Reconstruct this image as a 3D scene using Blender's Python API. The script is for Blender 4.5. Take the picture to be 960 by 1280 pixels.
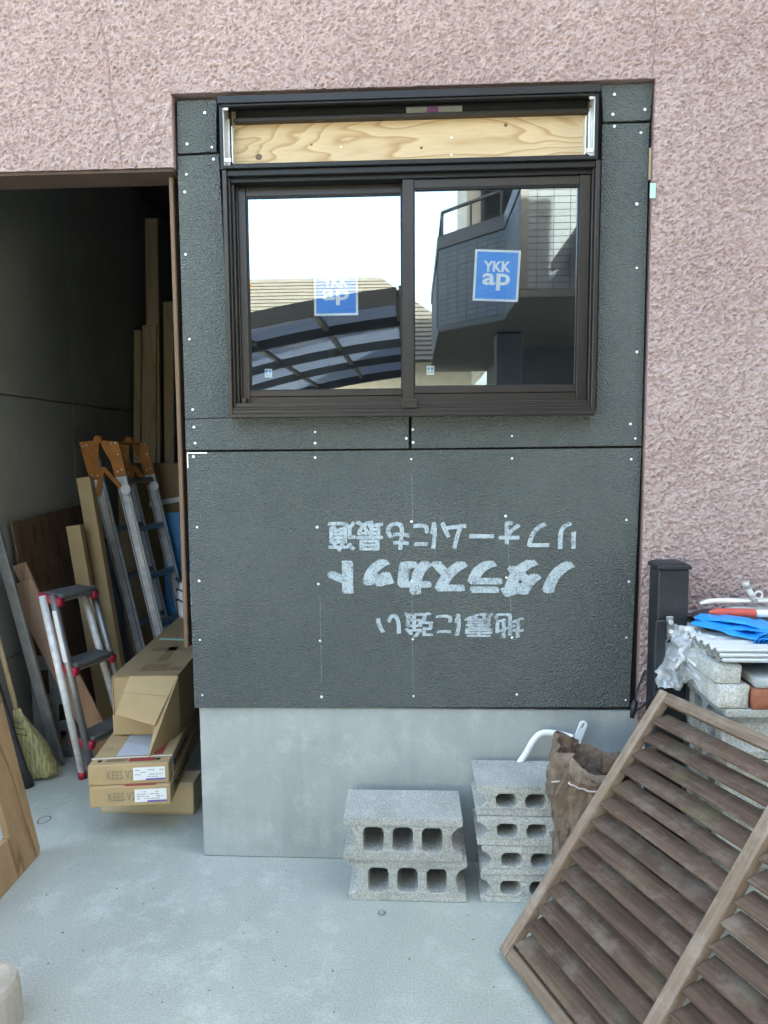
import bpy, bmesh, math, random
import numpy as np
from mathutils import Vector, Matrix, noise as mnoise
from mathutils.geometry import tessellate_polygon
random.seed(7); np.random.seed(7)
V = Vector
for o in list(bpy.data.objects): bpy.data.objects.remove(o)
S = bpy.context.scene
COL = S.collection

# ------------------------------------------------------------------ camera
F_PX = 850.0
cam = bpy.data.cameras.new('camera'); cam.sensor_fit = 'VERTICAL'; cam.sensor_height = 36.0
cam.lens = F_PX / 1280 * 36.0; cam.clip_start = 0.05; cam.clip_end = 500
co = bpy.data.objects.new('camera', cam); COL.objects.link(co); S.camera = co
CAM = V((0, -2.35, 1.489))
p_, y_, r_ = math.radians(5.1), math.radians(-2.72), math.radians(-.366)
fwd = V((math.sin(y_)*math.cos(p_), math.cos(y_)*math.cos(p_), -math.sin(p_)))
rgt = V((math.cos(y_), -math.sin(y_), 0)); upv = rgt.cross(fwd)
ra = math.cos(r_)*rgt + math.sin(r_)*upv; ub = -math.sin(r_)*rgt + math.cos(r_)*upv
mw = Matrix((ra, ub, -fwd)).transposed().to_4x4(); mw.translation = CAM
co.matrix_world = mw

# ------------------------------------------------------------------ light
SUN_EL, SUN_AZ = 35.0, 30.0          # sun stands behind the house, to the right
w = bpy.data.worlds.new('World'); S.world = w; w.use_nodes = True
nt = w.node_tree; nt.nodes.clear()
sk = nt.nodes.new('ShaderNodeTexSky'); sk.sky_type = 'NISHITA'; sk.sun_disc = False
sk.sun_elevation = math.radians(SUN_EL); sk.sun_rotation = math.radians(SUN_AZ)
sk.air_density = 1.0; sk.dust_density = 9.0; sk.ozone_density = 1.0
bg = nt.nodes.new('ShaderNodeBackground'); bg.inputs['Strength'].default_value = 0.15
wo = nt.nodes.new('ShaderNodeOutputWorld')
nt.links.new(sk.outputs[0], bg.inputs[0]); nt.links.new(bg.outputs[0], wo.inputs[0])
sl = bpy.data.lights.new('sun', 'SUN'); sl.energy = 4.0; sl.angle = math.radians(.5); sl.color = (1, .92, .8)
so = bpy.data.objects.new('sun', sl); COL.objects.link(so)
e_, a_ = math.radians(SUN_EL), math.radians(SUN_AZ)
sdir = V((math.sin(a_)*math.cos(e_), math.cos(a_)*math.cos(e_), math.sin(e_)))
so.rotation_euler = sdir.to_track_quat('Z', 'Y').to_euler(); so.location = (6, 10, 12)
vs = S.view_settings; vs.view_transform = 'Standard'; vs.look = 'None'; vs.gamma = 1.0
vs.exposure = 3.8; vs.use_curve_mapping = False
vs.use_white_balance = True; vs.white_balance_temperature = 7200; vs.white_balance_tint = 0
S.cycles.max_bounces = 8; S.cycles.transparent_max_bounces = 12
S.cycles.use_denoising = True

# ------------------------------------------------------------------ helpers
def ray(u, v): return ra*((u-480)/F_PX) + ub*((640-v)/F_PX) + fwd
def PY(u, v, y):                       # point of a pixel on the vertical plane y
    d = ray(u, v); return CAM + d*((y-CAM.y)/d.y)
def PZ(u, v, z=0.0):
    d = ray(u, v); return CAM + d*((z-CAM.z)/d.z)
ORG = {}
def world_org(o): return ORG.get(o.name, V((0, 0, 0))) if o else V((0, 0, 0))
class MB:
    def __init__(s): s.v = []; s.f = []
    def add(s, vs_, fs):
        b = len(s.v); s.v += [V(p) for p in vs_]; s.f += [tuple(i+b for i in f) for f in fs]; return s
    def box(s, x0, x1, y0, y1, z0, z1):
        return s.add([(x0,y0,z0),(x1,y0,z0),(x1,y1,z0),(x0,y1,z0),(x0,y0,z1),(x1,y0,z1),(x1,y1,z1),(x0,y1,z1)],
                     [(0,3,2,1),(4,5,6,7),(0,1,5,4),(1,2,6,5),(2,3,7,6),(3,0,4,7)])
    def obox(s, o, a, b, c):           # oriented box from a corner and three edge vectors
        o, a, b, c = V(o), V(a), V(b), V(c)
        fs = [(0,3,2,1),(4,5,6,7),(0,1,5,4),(1,2,6,5),(2,3,7,6),(3,0,4,7)]
        if a.cross(b).dot(c) < 0: fs = [f[::-1] for f in fs]
        return s.add([o,o+a,o+a+b,o+b,o+c,o+a+c,o+a+b+c,o+b+c], fs)
    def tube(s, pts, r, n=10, caps=True, flat=1.0, up=None):
        pts = [V(p) for p in pts]; rs = r if isinstance(r, (list, tuple)) else [r]*len(pts)
        t0 = (pts[1]-pts[0]).normalized()
        u = V(up) if up else (V((0,0,1)) if abs(t0.z) < .9 else V((1,0,0)))
        u = (u - t0*u.dot(t0)).normalized(); ring = []; vs_ = []
        for i, p in enumerate(pts):
            t = (pts[min(i+1,len(pts)-1)] - pts[max(i-1,0)]).normalized()
            u = (u - t*u.dot(t)).normalized(); w_ = t.cross(u)
            for k in range(n):
                a = 2*math.pi*k/n; vs_.append(p + (u*math.cos(a)*flat + w_*math.sin(a))*rs[i])
        fs = []
        for i in range(len(pts)-1):
            for k in range(n):
                k2 = (k+1) % n; fs.append((i*n+k, i*n+k2, (i+1)*n+k2, (i+1)*n+k))
        if caps: fs.append(tuple(range(n))[::-1]); fs.append(tuple(range((len(pts)-1)*n, len(pts)*n)))
        return s.add(vs_, fs)
    def grid(s, fn, nu, nv, closed_u=False):
        vs_ = [fn(i/(nu if closed_u else nu-1), j/(nv-1)) for j in range(nv) for i in range(nu)]
        fs = []
        for j in range(nv-1):
            for i in range(nu if closed_u else nu-1):
                i2 = (i+1) % nu; fs.append((j*nu+i, j*nu+i2, (j+1)*nu+i2, (j+1)*nu+i))
        return s.add(vs_, fs)
    def prism(s, loops, to3, d):       # polygon with holes, extruded by vector d
        loops = [[V((p[0], p[1], 0)) for p in l] for l in loops]; d = V(d)
        tris = tessellate_polygon(loops); flat = [p for l in loops for p in l]; n = len(flat)
        a = [V(to3(p.x, p.y)) for p in flat]; b = [p+d for p in a]
        fs = [tuple(t) for t in tris] + [tuple(i+n for i in t[::-1]) for t in tris]
        k = 0
        for l in loops:
            m = len(l)
            for i in range(m): fs.append((k+i, k+(i+1) % m, k+(i+1) % m+n, k+i+n))
            k += m
        return s.add(a+b, fs)
    def mesh(s, name, org, bevel=0, smooth=False, sol=0, seg=1):
        me = bpy.data.meshes.new(name); me.from_pydata([p-org for p in s.v], [], s.f)
        bm = bmesh.new(); bm.from_mesh(me)
        bmesh.ops.recalc_face_normals(bm, faces=bm.faces)
        if bevel:
            es = [e for e in bm.edges if len(e.link_faces) == 2 and e.calc_face_angle(0) > .5]
            bmesh.ops.bevel(bm, geom=es, offset=bevel, segments=seg, affect='EDGES', profile=.6, clamp_overlap=True)
        for f in bm.faces: f.smooth = smooth
        bm.to_mesh(me); bm.free(); return me
    def build(s, name, mat, parent=None, bevel=0, smooth=False, label=None, kind=None, base=False, seg=1):
        lo = V([min(p[i] for p in s.v) for i in range(3)]); hi = V([max(p[i] for p in s.v) for i in range(3)])
        c = (lo+hi)/2
        if base: c.z = lo.z
        me = s.mesh(name, c, bevel, smooth, seg=seg); me.materials.append(mat)
        o = bpy.data.objects.new(name, me); COL.objects.link(o)
        ORG[o.name] = c
        if parent: o.parent = parent; o.location = c - world_org(parent)
        else: o.location = c
        if label: o['label'] = label
        if kind: o['kind'] = kind
        return o
def thing(name, label, cat, loc, group=None):
    o = bpy.data.objects.new(name, None); COL.objects.link(o); o.location = loc; o.empty_display_size = .05
    ORG[o.name] = V(loc); tag(o, label, cat, group); return o
def tag(o, label, cat, group=None):
    o['label'] = label; o['category'] = cat
    if group: o['group'] = group
    return o
def box(x0,x1,y0,y1,z0,z1): return MB().box(x0,x1,y0,y1,z0,z1)
def copy_of(o, parent, dloc):
    c = o.copy(); COL.objects.link(c); c.parent = parent; c.location = o.location + V(dloc); return c
def fbm(p, sc, oct_=3):
    return mnoise.fractal(V(p)*sc, 1.0, 2.0, oct_)

# ------------------------------------------------------------------ materials
def srgb(r, g, b):
    f = lambda c: (c/255/12.92) if c/255 <= .04045 else ((c/255+.055)/1.055)**2.4
    return (f(r), f(g), f(b))
def newmat(name):
    m = bpy.data.materials.new(name); m.use_nodes = True; n = m.node_tree.nodes; l = m.node_tree.links
    return m, n, l, n['Principled BSDF']
def ramp(n, stops, interp='LINEAR'):
    r = n.new('ShaderNodeValToRGB'); e = r.color_ramp.elements; r.color_ramp.interpolation = interp
    while len(e) < len(stops): e.new(.5)
    for i, (p, c) in enumerate(stops):
        e[i].position = p; e[i].color = (*c, 1) if len(c) == 3 else c
    return r
def coords(n, l, stretch=(1,1,1), rot=(0,0,0), rnd=True):
    tc = n.new('ShaderNodeTexCoord'); mp = n.new('ShaderNodeMapping')
    mp.inputs['Scale'].default_value = stretch; mp.inputs['Rotation'].default_value = rot
    l.new(tc.outputs['Object'], mp.inputs[0])
    if rnd:
        oi = n.new('ShaderNodeObjectInfo'); m = n.new('ShaderNodeMath'); m.operation = 'MULTIPLY'; m.inputs[1].default_value = 13.7
        l.new(oi.outputs['Random'], m.inputs[0]); l.new(m.outputs[0], mp.inputs['Location'])
    return mp
def noise(n, l, vec, sc, det=5, rough=.55, dist=0):
    t = n.new('ShaderNodeTexNoise'); t.inputs['Scale'].default_value = sc; t.inputs['Detail'].default_value = det
    t.inputs['Roughness'].default_value = rough; t.inputs['Distortion'].default_value = dist
    l.new(vec, t.inputs['Vector']); return t
def mixc(n, l, fac, a, b, mode='MIX'):
    m = n.new('ShaderNodeMix'); m.data_type = 'RGBA'; m.blend_type = mode
    for s_, i in ((fac, 0), (a, 6), (b, 7)):
        if isinstance(s_, (int, float)): m.inputs[i].default_value = s_
        elif isinstance(s_, tuple): m.inputs[i].default_value = (*s_, 1)
        else: l.new(s_, m.inputs[i])
    return m.outputs[2]
def bumpn(n, l, h, strength, dist, prev=None):
    b = n.new('ShaderNodeBump'); b.inputs['Strength'].default_value = strength; b.inputs['Distance'].default_value = dist
    l.new(h, b.inputs['Height'])
    if prev: l.new(prev, b.inputs['Normal'])
    return b.outputs[0]
def dirt(n, l, col, mp_out, dcol, amt, sc=3):
    t = noise(n, l, mp_out, sc, 8, .65); r = ramp(n, [(.42, (0,0,0)), (.7, (1,1,1))]); l.new(t.outputs[0], r.inputs[0])
    m = n.new('ShaderNodeMath'); m.operation = 'MULTIPLY'; m.inputs[1].default_value = amt; l.new(r.outputs[0], m.inputs[0])
    return mixc(n, l, m.outputs[0], col, dcol)
def MAT(name, col, rough=.6, var=.15, vs_=8, bump=.15, bs=60, bd=.002, metal=0, stretch=(1,1,1), spec=.4, d=None, damt=.3, dsc=4):
    m, n, l, b = newmat(name); mp = coords(n, l, stretch).outputs[0]
    t = noise(n, l, mp, vs_)
    lo = tuple(c*(1-var) for c in col); hi = tuple(min(1, c*(1+var)) for c in col)
    r = ramp(n, [(.3, lo), (.7, hi)]); l.new(t.outputs[0], r.inputs[0]); c = r.outputs[0]
    if d: c = dirt(n, l, c, mp, d, damt, dsc)
    l.new(c, b.inputs['Base Color'])
    b.inputs['Roughness'].default_value = rough; b.inputs['Metallic'].default_value = metal
    b.inputs['Specular IOR Level'].default_value = spec
    if bump:
        t2 = noise(n, l, mp, bs, 4); l.new(bumpn(n, l, t2.outputs[0], bump, bd), b.inputs['Normal'])
    return m
def WOOD(name, c1, c2, axis='Z', sc=18, dist=3.0, rough=.65, stretch=.12, fine=.25, d=None, damt=.3, knots=False):
    st = {'X': (stretch,1,1), 'Y': (1,stretch,1), 'Z': (1,1,stretch)}[axis]
    m, n, l, b = newmat(name); mp = coords(n, l, st).outputs[0]
    nz = noise(n, l, mp, sc*.35, 3, .5, .6)
    mu = n.new('ShaderNodeMath'); mu.operation = 'MULTIPLY'; mu.inputs[1].default_value = dist*3; l.new(nz.outputs[0], mu.inputs[0])
    fr = n.new('ShaderNodeMath'); fr.operation = 'FRACT'; l.new(mu.outputs[0], fr.inputs[0])
    r = ramp(n, [(0, c1), (.62, tuple(.72*a+.28*b_ for a, b_ in zip(c1, c2))), (.90, c2), (1, c1)]); l.new(fr.outputs[0], r.inputs[0])
    st2 = tuple(s_*(.35 if s_ < 1 else 1) for s_ in st); mp2 = coords(n, l, st2).outputs[0]
    t2 = noise(n, l, mp2, sc*14, 4, .7); r2 = ramp(n, [(.3, (1-fine,)*3), (.7, (1,1,1))]); l.new(t2.outputs[0], r2.inputs[0])
    c = mixc(n, l, 1.0, r.outputs[0], r2.outputs[0], 'MULTIPLY')
    if d:
        mp3 = coords(n, l).outputs[0]; c = dirt(n, l, c, mp3, d, damt, 7)
    l.new(c, b.inputs['Base Color']); b.inputs['Roughness'].default_value = rough; b.inputs['Specular IOR Level'].default_value = .3
    l.new(bumpn(n, l, t2.outputs[0], .35, .0012), b.inputs['Normal']); return m
M = {}
# stucco: relief is in the mesh, worn pale tips and pinker hollows follow the relief attribute
def stucco():
    m, n, l, b = newmat('stucco'); mp = coords(n, l, rnd=False).outputs[0]
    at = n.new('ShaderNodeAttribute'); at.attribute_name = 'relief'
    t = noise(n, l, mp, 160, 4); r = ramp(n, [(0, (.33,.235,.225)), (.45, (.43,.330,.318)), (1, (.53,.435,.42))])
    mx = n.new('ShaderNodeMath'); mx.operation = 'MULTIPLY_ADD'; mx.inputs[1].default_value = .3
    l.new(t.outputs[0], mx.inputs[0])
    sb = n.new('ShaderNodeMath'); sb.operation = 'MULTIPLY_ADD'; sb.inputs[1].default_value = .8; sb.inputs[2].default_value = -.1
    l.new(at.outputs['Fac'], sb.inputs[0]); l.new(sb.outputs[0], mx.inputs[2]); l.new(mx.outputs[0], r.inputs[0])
    big = noise(n, l, mp, 1.3, 5, .6); rb = ramp(n, [(.35, (.86,.82,.82)), (.7, (1.0,1.0,1.0))]); l.new(big.outputs[0], rb.inputs[0])
    c = mixc(n, l, 1.0, r.outputs[0], rb.outputs[0], 'MULTIPLY')
    sx = n.new('ShaderNodeSeparateXYZ'); tc = n.new('ShaderNodeTexCoord'); l.new(tc.outputs['Object'], sx.inputs[0])
    l.new(c, b.inputs['Base Color']); b.inputs['Roughness'].default_value = .85; b.inputs['Specular IOR Level'].default_value = .2
    h = noise(n, l, mp, 240, 5, .7); h2 = noise(n, l, mp, 60, 3, .5)
    nb = bumpn(n, l, h2.outputs[0], .15, .004); l.new(bumpn(n, l, h.outputs[0], .6, .003, nb), b.inputs['Normal']); return m
M['stucco'] = stucco()
def sheathing():
    m, n, l, b = newmat('sheathing'); mp = coords(n, l, (1,1,2.1), (0,.28,0)).outputs[0]
    vo = n.new('ShaderNodeTexVoronoi'); vo.inputs['Scale'].default_value = 90; vo.inputs['Randomness'].default_value = .5; vo.feature = 'SMOOTH_F1'; vo.inputs['Smoothness'].default_value = .35
    nz = noise(n, l, mp, 60, 2); ad = n.new('ShaderNodeVectorMath'); ad.operation = 'MULTIPLY_ADD'; ad.inputs[1].default_value = (.004,)*3
    l.new(nz.outputs['Color'], ad.inputs[0]); l.new(mp, ad.inputs[2]); l.new(ad.outputs[0], vo.inputs['Vector'])
    mp2 = coords(n, l).outputs[0]
    t = noise(n, l, mp2, 3.5, 6); r = ramp(n, [(.3, (.091,.101,.098)), (.7, (.110,.121,.117))]); l.new(t.outputs[0], r.inputs[0])
    r2 = ramp(n, [(0, (1.22,1.22,1.2)), (.7, (.8,.82,.82))]); l.new(vo.outputs['Distance'], r2.inputs[0])
    c = mixc(n, l, 1.0, r.outputs[0], r2.outputs[0], 'MULTIPLY')
    c = dirt(n, l, c, mp2, (.15,.16,.155), .22, 2.2)
    l.new(c, b.inputs['Base Color']); b.inputs['Roughness'].default_value = .62; b.inputs['Specular IOR Level'].default_value = .35
    inv = n.new('ShaderNodeMath'); inv.operation = 'SUBTRACT'; inv.inputs[0].default_value = 1; l.new(vo.outputs['Distance'], inv.inputs[1])
    l.new(bumpn(n, l, inv.outputs[0], 1.0, .007), b.inputs['Normal']); return m
M['sheathing'] = sheathing()
def concrete(name, c1, c2, patch, sc=2.2, speck=.25, bump=.25, rough=.8, streak=False, tint=None):
    m, n, l, b = newmat(name); mp = coords(n, l, rnd=not name.startswith('floor')).outputs[0]
    t = noise(n, l, mp, sc, 9, .62, .3); r = ramp(n, [(.32, c1), (.68, c2)]); l.new(t.outputs[0], r.inputs[0]); c = r.outputs[0]
    if tint:
        tt = noise(n, l, mp, 1.1, 4); rt = ramp(n, [(.5, (0,0,0)), (.68, (.6,.6,.6))]); l.new(tt.outputs[0], rt.inputs[0]); c = mixc(n, l, rt.outputs[0], c, tint)
    t2 = noise(n, l, mp, sc*3.1, 12, .8, .15); r2 = ramp(n, [(.5, (0,0,0)), (.68, (.85,.85,.85))]); l.new(t2.outputs[0], r2.inputs[0])
    c = mixc(n, l, r2.outputs[0], c, patch)
    if streak:
        ms = coords(n, l, (7, 7, .6)).outputs[0]; ts = noise(n, l, ms, 3, 5, .6, .5); rs = ramp(n, [(.35, (.82,.84,.85)), (.65, (1.1,1.1,1.1))]); l.new(ts.outputs[0], rs.inputs[0])
        c = mixc(n, l, .3, c, rs.outputs[0], 'MULTIPLY')
    if name.startswith('block'):
        oi = n.new('ShaderNodeObjectInfo'); rv_ = ramp(n, [(0, (.84,.84,.82)), (1, (1.1,1.1,1.1))]); l.new(oi.outputs['Random'], rv_.inputs[0]); c = mixc(n, l, 1.0, c, rv_.outputs[0], 'MULTIPLY')
    t3 = noise(n, l, mp, 170, 4, .7); r3 = ramp(n, [(.3, (1-speck,)*3), (.7, (1+speck*.6,)*3)]); l.new(t3.outputs[0], r3.inputs[0])
    c = mixc(n, l, 1.0, c, r3.outputs[0], 'MULTIPLY')
    l.new(c, b.inputs['Base Color']); b.inputs['Roughness'].default_value = rough; b.inputs['Specular IOR Level'].default_value = .3
    t4 = noise(n, l, mp, 45, 6, .65); nb = bumpn(n, l, t4.outputs[0], bump*.6, .004)
    l.new(bumpn(n, l, t3.outputs[0], bump, .0015, nb), b.inputs['Normal']); return m
M['floor'] = concrete('floor_concrete', (.345,.365,.335), (.43,.45,.415), (.53,.55,.51), 1.5, .26, .3, tint=(.39,.435,.36))
M['plinth'] = concrete('plinth_concrete', (.31,.335,.335), (.41,.435,.43), (.48,.505,.50), 2.0, .07, .12, .7, streak=True)
M['block'] = concrete('block_concrete', (.40,.405,.38), (.52,.525,.50), (.62,.62,.59), 7, .5, .9, .92)
M['slab'] = concrete('slab_stone', (.42,.425,.40), (.55,.55,.53), (.66,.66,.63), 9, .5, .9, .92)
M['inwall'] = concrete('garage_panel', (.31,.31,.28), (.37,.37,.34), (.40,.40,.37), 1.5, .1, .15, .85)
M['inner'] = MAT('inner_wall_shade', (.05,.047,.042), .9, .15)  # garage depth shade put into the colour of the inner walls
M['bronze'] = MAT('bronze_aluminium', (.050,.043,.040), .36, .08, 5, .04, 200, metal=.55, spec=.5)
M['bronze2'] = MAT('dark_profile', (.022,.021,.022), .4, .1, 5, .04, 200, metal=.3)
M['black'] = MAT('black_paint', (.018,.02,.025), .42, .2, 9, .05, 120, d=(.06,.065,.07), damt=.35, dsc=9)
M['blackgap'] = MAT('cavity_shade_black', (.012,.012,.012), .9, .1)  # near-black colour stands in for shade inside gaps and hollows
M['alu'] = MAT('aluminium', (.80,.81,.82), .36, .12, 14, .08, 120, metal=.15, d=(.36,.38,.40), damt=.5, dsc=22)
M['alu_d'] = MAT('dull_aluminium', (.33,.34,.35), .45, .15, 14, .08, 120, metal=.75, d=(.2,.2,.2), damt=.5, dsc=22)
M['zinc'] = MAT('zinc_bracket', (.75,.76,.76), .4, .1, 20, .05, metal=.6)
M['screw'] = MAT('white_screw_head', (.80,.82,.82), .35, .05, 50, 0, metal=.2)
M['ply'] = WOOD('pale_plywood', (.68,.53,.34), (.47,.31,.16), 'X', 12, 5.5, .6, .25, .16)
M['pine'] = WOOD('pine_lumber', (.62,.49,.31), (.50,.36,.20), 'Z', 22, 2.0, .65, .05, .15)
M['pine_x'] = WOOD('pine_beam', (.66,.53,.34), (.55,.41,.23), 'X', 22, 2.0, .65, .05, .15)
M['oldply'] = WOOD('brown_plywood', (.19,.115,.07), (.10,.058,.034), 'Z', 11, 4.0, .6, .12, .35, d=(.24,.17,.12), damt=.4)
M['tan_ply'] = WOOD('cut_plywood', (.42,.27,.145), (.20,.115,.055), 'Z', 12, 2.6, .65, .13, .25, d=(.2,.13,.07), damt=.4)
M['board'] = WOOD('veneer_plank', (.40,.26,.18), (.32,.20,.13), 'Z', 20, 1.2, .6, .05, .15)
M['weather_e'] = None
M['cardboard'] = MAT('cardboard', (.47,.345,.19), .85, .07, 6, .1, 90, .0006, spec=.15, d=(.36,.25,.13), damt=.35)
M['cardboard_d'] = MAT('worn_cardboard', (.33,.235,.13), .85, .1, 6, .1, 90, .0006, spec=.15, d=(.22,.15,.08), damt=.5)
M['parcel'] = MAT('packing_tape', (.25,.16,.08), .3, .1, 30, .1, 60, .0005)
M['printgrey'] = MAT('box_print_grey', (.24,.20,.14), .8, .1, 60, 0)
M['printblack'] = MAT('box_print_black', (.03,.03,.03), .7, .1, 60, 0)
M['printred'] = MAT('box_print_red', (.34,.05,.055), .7, .15, 60, 0)
M['printpurple'] = MAT('box_print_violet', (.12,.10,.45), .7, .15, 60, 0)
M['paper'] = MAT('label_paper', (.80,.81,.82), .6, .04, 30, 0)
M['paperblue'] = MAT('blue_grey_paper', (.52,.55,.60), .5, .06, 20, 0)
M['redplastic'] = MAT('crimson_plastic', (.30,.010,.035), .35, .1, 20, .05)
M['rubber'] = MAT('grey_tread_rubber', (.10,.105,.11), .6, .2, 20, .3, 200, .001, d=(.22,.22,.22), damt=.4, dsc=15)
M['orange'] = MAT('orange_paint', (.52,.19,.035), .5, .15, 25, .15, 90, d=(.22,.10,.04), damt=.5, dsc=24)
M['white_pl'] = MAT('white_plastic', (.82,.83,.84), .35, .04, 10, 0)
M['bluepanel'] = MAT('blue_panel', (.10,.33,.62), .4, .06, 6, .05)
M['bluebag'] = MAT('blue_plastic', (.01,.17,.62), .35, .1, 6, .1)
M['tarp'] = MAT('blue_tarp', (.012,.29,.74), .38, .14, 14, .35, 34, .006, spec=.5)
M['tarp_dark'] = MAT('dark_grey_sheet', (.07,.072,.08), .6, .3, 10, .5, 30, .008)
M['bristle'] = MAT('broom_straw', (.40,.37,.18), .8, .65, 110, .8, 160, .004, stretch=(1,1,.07))
M['wirered'] = MAT('coral_plastic', (.52,.085,.065), .45, .1, 15, .1)
M['brick'] = MAT('terracotta_brick', (.30,.115,.065), .85, .2, 14, .5, 80, .003, d=(.16,.06,.04), damt=.5, dsc=9)
M['burlap'] = MAT('brown_sack_cloth', (.165,.122,.090), .92, .3, 9, .9, 38, .012, spec=.1, d=(.30,.25,.21), damt=.75, dsc=7)
M['burlap_e'] = MAT('pale_sack_hem', (.46,.40,.36), .9, .2, 30, .4, 300, .001, spec=.1)
M['jamb'] = MAT('brown_jamb_paint', (.16,.098,.062), .55, .2, 9, .1, 60, stretch=(1,1,.15))
M['mint'] = MAT('mint_tape', (.42,.66,.55), .5, .08, 20, .1)
M['tape_grey'] = MAT('grey_tape', (.26,.26,.25), .5, .1, 30, .1)
M['tape_purple'] = MAT('purple_tape', (.19,.075,.20), .5, .1, 30, .1)
M['soffit'] = MAT('soffit_board', (.085,.052,.04), .8, .15)
def louvre_wood(name, c1, c2, pale, algae):
    m, n, l, b = newmat(name); mp = coords(n, l, (1,1,1)).outputs[0]
    oi = n.new('ShaderNodeObjectInfo')
    uvm = n.new('ShaderNodeAttribute'); uvm.attribute_name = 'grain'
    st = n.new('ShaderNodeVectorMath'); st.operation = 'MULTIPLY'; st.inputs[1].default_value = (3, 55, 55); l.new(uvm.outputs['Vector'], st.inputs[0])
    of = n.new('ShaderNodeVectorMath'); of.operation = 'ADD'; l.new(st.outputs[0], of.inputs[0])
    rr = n.new('ShaderNodeMath'); rr.operation = 'MULTIPLY'; rr.inputs[1].default_value = 91; l.new(oi.outputs['Random'], rr.inputs[0]); l.new(rr.outputs[0], of.inputs[1])
    t = noise(n, l, of.outputs[0], 1.6, 6, .65, .4); r = ramp(n, [(.3, c1), (.68, c2)]); l.new(t.outputs[0], r.inputs[0])
    t2 = noise(n, l, mp, 9, 6, .7); r2 = ramp(n, [(.5, (0,0,0)), (.72, (.8,.8,.8))]); l.new(t2.outputs[0], r2.inputs[0])
    c = mixc(n, l, r2.outputs[0], r.outputs[0], pale)
    t3 = noise(n, l, mp, 5, 5, .7); r3 = ramp(n, [(.52, (0,0,0)), (.7, (.6,.6,.6))]); l.new(t3.outputs[0], r3.inputs[0])
    c = mixc(n, l, r3.outputs[0], c, algae)
    hs = n.new('ShaderNodeHueSaturation'); mr = n.new('ShaderNodeMapRange'); mr.inputs['To Min'].default_value = .82; mr.inputs['To Max'].default_value = 1.15
    l.new(oi.outputs['Random'], mr.inputs[0]); l.new(mr.outputs[0], hs.inputs['Value']); l.new(c, hs.inputs['Color'])
    l.new(hs.outputs[0], b.inputs['Base Color']); b.inputs['Roughness'].default_value = .8; b.inputs['Specular IOR Level'].default_value = .25
    l.new(bumpn(n, l, t.outputs[0], .4, .0015), b.inputs['Normal']); return m
M['louvre'] = louvre_wood('weathered_slat', (.080,.050,.035), (.165,.110,.080), (.245,.205,.165), (.165,.15,.08))
M['louvre_f'] = louvre_wood('weathered_frame', (.165,.112,.080), (.285,.215,.160), (.36,.31,.25), (.23,.19,.125))
M['louvre_s'] = MAT('weathered_post', (.42,.38,.32), .85, .2, 14, .5, 40, .004, stretch=(1,1,.2), d=(.25,.22,.17), damt=.5, dsc=9)
def glass():
    m, n, l, b = newmat('window_glass'); n.remove(b)
    g = n.new('ShaderNodeBsdfGlossy'); g.inputs['Roughness'].default_value = 0.0; g.inputs['Color'].default_value = (.82,.92,1,1)
    t = n.new('ShaderNodeBsdfTransparent'); t.inputs['Color'].default_value = (.92,.95,.96,1)
    mx = n.new('ShaderNodeMixShader'); mx.inputs[0].default_value = GLASS_R
    l.new(t.outputs[0], mx.inputs[1]); l.new(g.outputs[0], mx.inputs[2]); l.new(mx.outputs[0], n['Material Output'].inputs[0]); return m
GLASS_R = .44
M['glass'] = glass()
def bagfilm():
    m, n, l, b = newmat('clear_film'); n.remove(b)
    g = n.new('ShaderNodeBsdfGlossy'); g.inputs['Roughness'].default_value = .16
    t = n.new('ShaderNodeBsdfTransparent'); d = n.new('ShaderNodeBsdfDiffuse'); d.inputs['Color'].default_value = (.75,.78,.8,1)
    a = n.new('ShaderNodeMixShader'); a.inputs[0].default_value = .42; l.new(t.outputs[0], a.inputs[1]); l.new(d.outputs[0], a.inputs[2])
    c = n.new('ShaderNodeMixShader'); c.inputs[0].default_value = .15; l.new(a.outputs[0], c.inputs[1]); l.new(g.outputs[0], c.inputs[2])
    l.new(c.outputs[0], n['Material Output'].inputs[0]); return m
M['film'] = bagfilm()
def stencil():
    m, n, l, b = newmat('faded_print'); mp = coords(n, l).outputs[0]
    b.inputs['Base Color'].default_value = (.46,.54,.59,1); b.inputs['Roughness'].default_value = .7
    t = noise(n, l, mp, 130, 3, .7); t2 = noise(n, l, mp, 22, 4, .6)
    ad = n.new('ShaderNodeMath'); ad.operation = 'MULTIPLY_ADD'; ad.inputs[1].default_value = .8; l.new(t2.outputs[0], ad.inputs[0]); l.new(t.outputs[0], ad.inputs[2])
    r = ramp(n, [(.52, (.08,)*3), (1.05, (.85,)*3)]); l.new(ad.outputs[0], r.inputs[0])
    tr = n.new('ShaderNodeBsdfTransparent'); mx = n.new('ShaderNodeMixShader')
    l.new(r.outputs[0], mx.inputs[0]); l.new(tr.outputs[0], mx.inputs[1]); l.new(b.outputs[0], mx.inputs[2]); l.new(mx.outputs[0], n['Material Output'].inputs[0]); return m
M['stencil'] = stencil()
M['stick_blue'] = MAT('sticker_blue', (.004,.27,.78), .4, .03, 10, 0)
M['stick_white'] = MAT('sticker_white', (.85,.87,.87), .4, .02, 10, 0)
M['tile'] = MAT('grey_wall_tile', (.060,.075,.095), .6, .14, 3, .2, 80, .002)
M['joint'] = MAT('tile_joint', (.03,.03,.032), .9, .1)
M['darktrim'] = MAT('dark_trim', (.045,.047,.052), .5, .1)
M['softgrey'] = MAT('grey_soffit_paint', (.05,.052,.058), .8, .08)
M['beige'] = MAT('beige_siding', (.42,.39,.34), .7, .08, 5)
M['cream'] = MAT('cream_render', (.40,.37,.30), .8, .08, 5)
M['roofg'] = MAT('grey_roof_sheet', (.055,.054,.051), .6, .12, 3, .1, 30, stretch=(1,1,1))
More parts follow.
